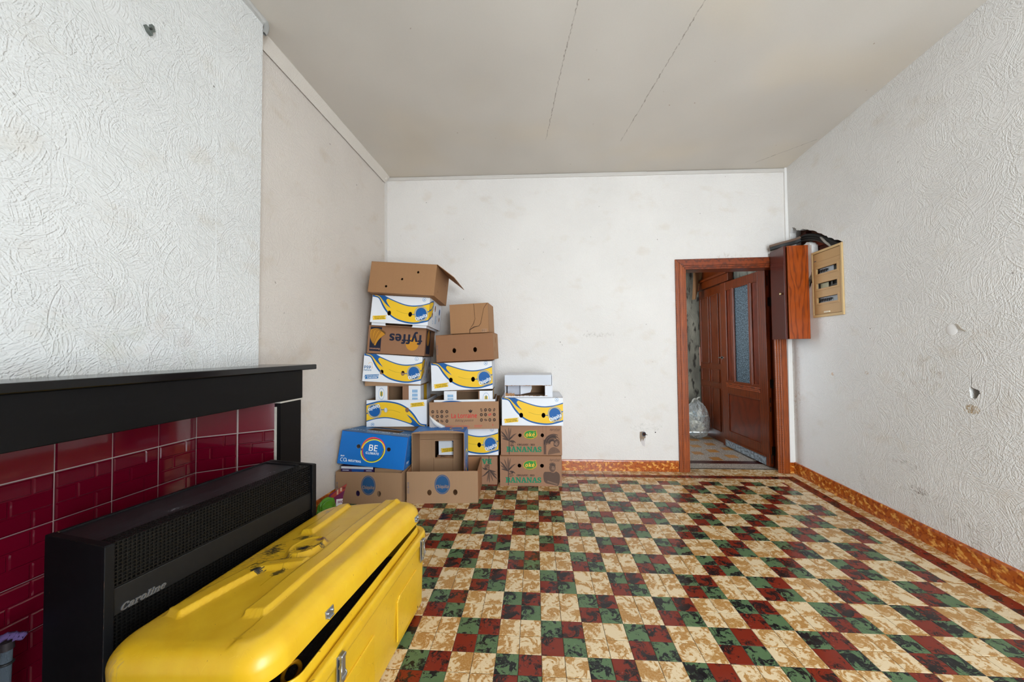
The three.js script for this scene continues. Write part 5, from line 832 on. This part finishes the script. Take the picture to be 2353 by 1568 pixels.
  for (let i = -3; i < 5; i++) for (let j = 0; j < 5; j++) { const x = 1.894 + i * 0.207 + j * 0.107 - Math.floor((j + 1) / 2) * 0.0, z = -1.991 - i * 0.09 - j * 0.292; if (x > 1.3 && x < 2.24 && z > -3.1 && z < -1.96) obj('inset_tile', tg, tan[(i + j + 8) & 1], hf).position.set(x, -0.0032, z); }
}
{ // rubbish bag in the hall
  const o = thing('rubbish_bag', 'full translucent plastic rubbish bag on the hall floor beyond the doorway', 'bag', null, [2.085, 0.0, -2.86]);
  const g = welded(new THREE.IcosahedronGeometry(1, 40)), P = g.attributes.position;
  for (let i = 0; i < P.count; i++) {
    let x = P.getX(i), y = P.getY(i), z = P.getZ(i); const t = (y + 1) / 2, a = Math.atan2(z, x);
    const R = 0.148 * Math.pow(Math.sin(Math.PI * Math.min(1, 0.16 + t * 0.80)), 0.55) * (t > 0.8 ? 1 - (t - 0.8) * 1.6 : 1), rad = Math.hypot(x, z) || 1e-6, k = Math.min(1, rad * 1.6);
    const fold = 1 + 0.05 * Math.sin(a * 9 + y * 3) * sst(0.5, 0.9, t) + 0.055 * fbm(x * 2.5 + 3, y * 3 + z * 2, 3);
    P.setXYZ(i, x / rad * R * k * fold, Math.max(0.001, 0.005 + t * 0.5 + 0.012 * noise2(a * 3, y * 5)), z / rad * R * k * fold);
  }
  g.computeVertexNormals(); obj('film', g, phys({ color: 0xe6e7e4, roughness: 0.22, transmission: 0.78, thickness: 0, ior: 1.3 }), o);
  obj('knot', [tube([[0, 0.49, 0], [-0.02, 0.515, 0.02], [-0.05, 0.5, 0.03], [-0.07, 0.47, 0.05]], 0.012, 20, 8), tube([[0, 0.49, 0], [0.02, 0.52, 0], [0.05, 0.53, -0.01]], 0.01, 20, 8)], mat(0xa9a69c, 0.45), o);
  const litter = []; for (let i = 0; i < 60; i++) { const a = rnd() * 6.3, r = Math.sqrt(rnd()) * 0.1; litter.push(mv(bx(rr(0.03, 0.09), rr(0.02, 0.06), 0.008), Math.cos(a) * r, rr(0.05, 0.36), Math.sin(a) * r, rr(-2, 2), rr(-2, 2), rr(-2, 2))); }
  obj('waste_paper', litter.slice(0, 48), mat(0xe6dfd0, 0.8), o).userData.kind = 'stuff'; obj('waste_wrappers', litter.slice(48), mat(0x8fb3c4, 0.6), o).userData.kind = 'stuff';
}
{ // torn brown paper hanging at the top of the hall
  const g = new THREE.PlaneGeometry(1, 1, 16, 20), P = g.attributes.position;
  for (let i = 0; i < P.count; i++) { const u = P.getX(i) + 0.5, v = P.getY(i) + 0.5; P.setXYZ(i, 2.125 + u * (0.06 + v * 0.17) + (1 - v) * 0.02, 1.84 + v * 0.56, -3.05 + 0.05 * Math.sin(u * 4 + v * 2) + v * 0.06); }
  g.computeVertexNormals(); tag(obj('hanging_paper', g, mat(0x74502e, 0.8, { side: THREE.DoubleSide })), 'torn brown paper hanging from the hall ceiling, seen through the doorway', 'paper');
}
// ---------------------------------------------------------------- meter cupboard and fuse panel on the right wall
{
  const c = thing('meter_cupboard', 'tall varnished wooden meter cupboard in the corner above the door frame', 'cupboard', null, RO, SKEW - Math.PI / 2);
  const sideM = varnish(woodTex(512, 1024, [172, 76, 8], [98, 36, 5], true), { roughness: 0.3 }), doorM = varnish(woodTex(256, 512, [84, 26, 10], [62, 18, 7], false), { roughness: 0.26 });
  const y0 = 1.25, h = 0.822, yc = y0 + h / 2;
  obj('side_panel', bx(0.016, h, 0.166, 0.279, yc, 0.084, 0.0015), sideM, c).userData.label = 'strongly grained orange side panel';
  obj('side_panel', bx(0.016, h, 0.166, 0.078, yc, 0.084, 0.0015), sideM, c);
  obj('top_panel', bx(0.185, 0.014, 0.166, 0.178, y0 + h - 0.007, 0.084), doorM, c); obj('bottom_panel', bx(0.185, 0.014, 0.166, 0.178, y0 + 0.007, 0.084), doorM, c); obj('back_panel', bx(0.185, h - 0.03, 0.006, 0.178, yc, 0.006), doorM, c);
  const dr = part('door', c); dr.position.set(0.07, 0, 0.172); dr.rotation.y = -0.025;
  obj('door_panel', bx(0.212, h, 0.017, 0.106, yc, 0.0085, 0.002), doorM, dr);
  obj('knob', new THREE.LatheGeometry([[0, 0], [0.006, 0], [0.005, 0.006], [0.011, 0.010], [0.012, 0.015], [0.008, 0.019], [0, 0.02]].map(p => new THREE.Vector2(...p)), 20).rotateX(Math.PI / 2).translate(0.172, 1.655, 0.017), phys({ color: 0xb09a70, metalness: 0.9, roughness: 0.35 }), dr);
}
{
  const inR = (x, y, z) => V(z, y, x).set(x, y, z).applyAxisAngle(V(0, 1, 0), SKEW - Math.PI / 2).add(V(...RO));
  const g = (pts, w, h) => new THREE.ExtrudeGeometry(shapeOf(rectP(-h / 2, -w / 2, h / 2, w / 2)), { steps: 40, bevelEnabled: false, extrudePath: new THREE.CatmullRomCurve3(pts.map(p => inR(...p))) });
  tag(obj('cable_duct', g([[0.085, 2.098, 0.195], [0.12, 2.112, 0.13], [0.135, 2.124, 0.07], [0.14, 2.135, 0.02], [0.15, 2.15, -0.02]], 0.05, 0.024), mat(0x17181a, 0.45)), 'flat black cable duct lying across the top of the meter cupboard', 'duct');
  tag(obj('cable_duct', g([[0.085, 2.122, 0.198], [0.12, 2.136, 0.13], [0.135, 2.148, 0.07], [0.14, 2.16, 0.02], [0.15, 2.175, -0.02]], 0.05, 0.02), mat(0x6b5343, 0.7)), 'brown strip lying on the black cable duct above the cupboard', 'duct');
  [[0x0c0b0a, 0.014, 0.012, 'thickest black cable arching through the broken wall to the fuse panel'], [0x14110f, 0.011, 0.034, 'thin dark cable running just below the thickest one in the wall hole'], [0x2c2520, 0.009, 0.052, 'brownish cable lowest of the dark bundle in the broken wall']].forEach(([col, r, dy, lab]) =>
    tag(obj('cable', tube([[0.13, 2.18 - dy * 0.6, -0.03], [0.22, 2.185 - dy, -0.03], [0.34, 2.148 - dy, -0.028], [0.45, 2.09 - dy, -0.03], [0.56, 2.02 - dy, -0.035], [0.60, 1.975 - dy, -0.05]].map(p => inR(...p).toArray()), r, 50, 10), mat(col, 0.75)), lab, 'cable', 'cables in the broken wall'));
  tag(obj('cable', tube([[0.36, 2.13, -0.045], [0.42, 2.09, -0.02], [0.47, 2.04, -0.014], [0.51, 1.99, -0.03]].map(p => inR(...p).toArray()), 0.009, 40, 10), mat(0x9a958c, 0.55)), 'light grey cable bending down into the top of the fuse panel', 'cable', 'cables in the broken wall');
  tag(obj('cable', tube([[0.265, 1.70, -0.03], [0.30, 1.745, -0.02], [0.34, 1.775, -0.03]].map(p => inR(...p).toArray()), 0.013, 24, 10), mat(0x262220, 0.6)), 'short black cable stub between the cupboard and the fuse panel', 'cable', 'cables in the broken wall');
}
{
  const o = thing('fuse_panel', 'beige plastic fuse panel with three breaker windows set crooked in the wall', 'fuse panel', null, V(0.502, 1.706, 0).applyAxisAngle(V(0, 1, 0), SKEW - Math.PI / 2).add(V(...RO)).toArray(), SKEW - Math.PI / 2), k = o;
  const W = 0.318, H = 0.54, beige = mat(0xb8925f, 0.5), pale = mat(0xc9a974, 0.5), grey = mat(0xa9b0b6, 0.5), dark = mat(0x16120f, 0.8), blk = mat(0x0e0e10, 0.4);
  const Y = (v) => H / 2 - v * H, wins = [[0.267, 0.35], [0.495, 0.58], [0.715, 0.80]], x0 = -W / 2 + 0.16 * W, x1 = -W / 2 + 0.85 * W;
  obj('outer_frame', ex(shapeOf(rectP(-W / 2 - 0.006, -H / 2 - 0.010, W / 2 + 0.005, H / 2 + 0.007), [rectHole(-W / 2 + 0.008, -H / 2 + 0.012, W / 2 - 0.012, H / 2 - 0.012)]), 0.012, 0.003).translate(0, 0, -0.004), pale, k);
  obj('front_plate', ex(shapeOf(rectP(-W / 2 + 0.01, -H / 2 + 0.014, W / 2 - 0.014, H / 2 - 0.016), wins.map(([a, b]) => rectHole(x0, Y(b), x1, Y(a)))), 0.007, 0.0015).translate(0, 0, 0.0), beige, k);
  wins.forEach(([a, b], n) => {
    obj('window_rim', ex(shapeOf(rectP(x0 - 0.02, Y(b) - 0.016, x1 + 0.014, Y(a) + 0.016), [rectHole(x0, Y(b), x1, Y(a))]), 0.003, 0.001).translate(0, 0, 0.008), beige, k);
    const s = part('breaker_row', k), yc = (Y(a) + Y(b)) / 2, h = Y(a) - Y(b);
    obj('recess', bx(x1 - x0 + 0.01, h + 0.01, 0.004, (x0 + x1) / 2, yc, -0.038), dark, s);
    const count = [5, 0, 7][n];
    if (count) { obj('breaker_face', bx((x1 - x0) * (n ? 0.86 : 0.72), h, 0.02, x0 + (x1 - x0) * (n ? 0.43 : 0.36), yc, -0.022), grey, s);
      for (let i = 0; i < count; i++) { obj('toggle', [bx(0.009, 0.010, 0.016, x0 + 0.018 + i * 0.0185, yc + 0.004, -0.006), bx(0.005, 0.016, 0.006, x0 + 0.020 + i * 0.0185, yc - 0.006, -0.002)], blk, s); if (i % 2 === 1 && i < 6) obj('red_mark', bx(0.006, 0.003, 0.001, x0 + 0.018 + i * 0.0185, yc + 0.015, -0.0115), mat(0xb5442a, 0.6), s); }
      obj('toggle_bar', bx(count * 0.0185, 0.006, 0.006, x0 + 0.012 + count * 0.0092, yc + 0.004, -0.006), blk, s);
    } else { obj('mounting_rail', [bx(x1 - x0, 0.008, 0.006, (x0 + x1) / 2, yc - 0.006, -0.03), bx(0.02, h, 0.006, x0 + 0.11, yc, -0.03)], mat(0x4a463c, 0.5), s); obj('blank_cover', bx((x1 - x0) * 0.4, h, 0.004, x0 + (x1 - x0) * 0.2, yc, -0.02), mat(0xb9b798, 0.6), s); }
  });
  obj('latch', bx(0.06, 0.012, 0.01, 0.0, -H / 2 + 0.028, 0.012, 0.002), mat(0xe2d6bb, 0.5), k);
  obj('maker_plate', [bx(0.024, 0.006, 0.001, -W / 2 + 0.036, H / 2 - 0.075, 0.0088)], mat(0x1f2b44, 0.5), k);
  obj('ridge', [bx(W - 0.04, 0.004, 0.006, 0, H / 2 - 0.085, 0.008), bx(W - 0.04, 0.004, 0.004, 0, H / 2 - 0.115, 0.008)], beige, k);
}
// ---------------------------------------------------------------- small leftovers on the walls
{
  const o = thing('socket_hole', 'broken out wall socket with torn grey patch low on the back wall', 'socket', null, [1.018, 0.325, ZB]);
  obj('torn_patch', ex(shapeOf([[-0.03, 0.055], [0.005, 0.06], [0.024, 0.03], [0.022, -0.01], [0.014, -0.045], [0.012, -0.09], [-0.01, -0.078], [-0.022, -0.05], [-0.033, 0.0]]), 0.002), mat(0xcfc9c7, 0.8), o);
  obj('torn_patch', ex(shapeOf([[-0.031, 0.05], [-0.005, 0.055], [0.02, 0.03], [0.02, -0.005], [0.008, -0.012], [-0.004, -0.04], [-0.012, -0.012], [-0.026, -0.045], [-0.034, 0.0]]), 0.002).translate(0, 0, 0.0006), mat(0x8d7a68, 0.9), o);
  obj('socket_ring', new THREE.TorusGeometry(0.02, 0.004, 8, 24).scale(0.8, 1, 1).translate(0.006, 0.03, 0.004), mat(0x5c6670, 0.5, { metalness: 0.5 }), o);
  obj('socket_cup', new THREE.CircleGeometry(0.018, 20).scale(0.8, 1, 1).translate(0.006, 0.03, 0.0035), mat(0x3a1c14, 0.9), o);
  obj('wire_end', tube([[0.01, 0.028, 0.004], [0.02, 0.03, 0.016], [0.034, 0.026, 0.018]], 0.0028, 14, 8), mat(0x2a1c16, 0.6), o);
  tag(obj('wall_plug', new THREE.SphereGeometry(0.0055, 10, 8).translate(1.133, 0.372, ZB + 0.001), mat(0x2a1a14, 0.7)), 'tiny dark screw plug right of the broken socket on the back wall', 'screw');
  const p = inF(0.114, 2.516, 2.16), k = thing('wall_clip', 'bent grey metal clip fixed high on the white chimney breast', 'clip', null, [p.x, p.y, p.z], SKEW + Math.PI / 2), m = mat(0x6d736e, 0.5, { metalness: 0.4 });
  obj('jaw', ex(shapeOf([[-0.018, 0.0], [-0.006, -0.004], [0.004, 0.004], [0.002, 0.02], [0.01, 0.018], [0.016, -0.002], [0.006, -0.012], [0.006, -0.026], [-0.008, -0.018]]), 0.014, 0.002).translate(0, 0, 0.0), m, k);
  obj('pin', new THREE.CylinderGeometry(0.004, 0.004, 0.02, 10).rotateX(Math.PI / 2).translate(-0.004, -0.006, 0.012), mat(0x2c2f2d, 0.5), k);
}
scene.traverse(o => { if (o.isMesh || o.isLight) { o.castShadow = !o.isRectAreaLight; o.receiveShadow = true; } });
renderer.render(scene, camera);
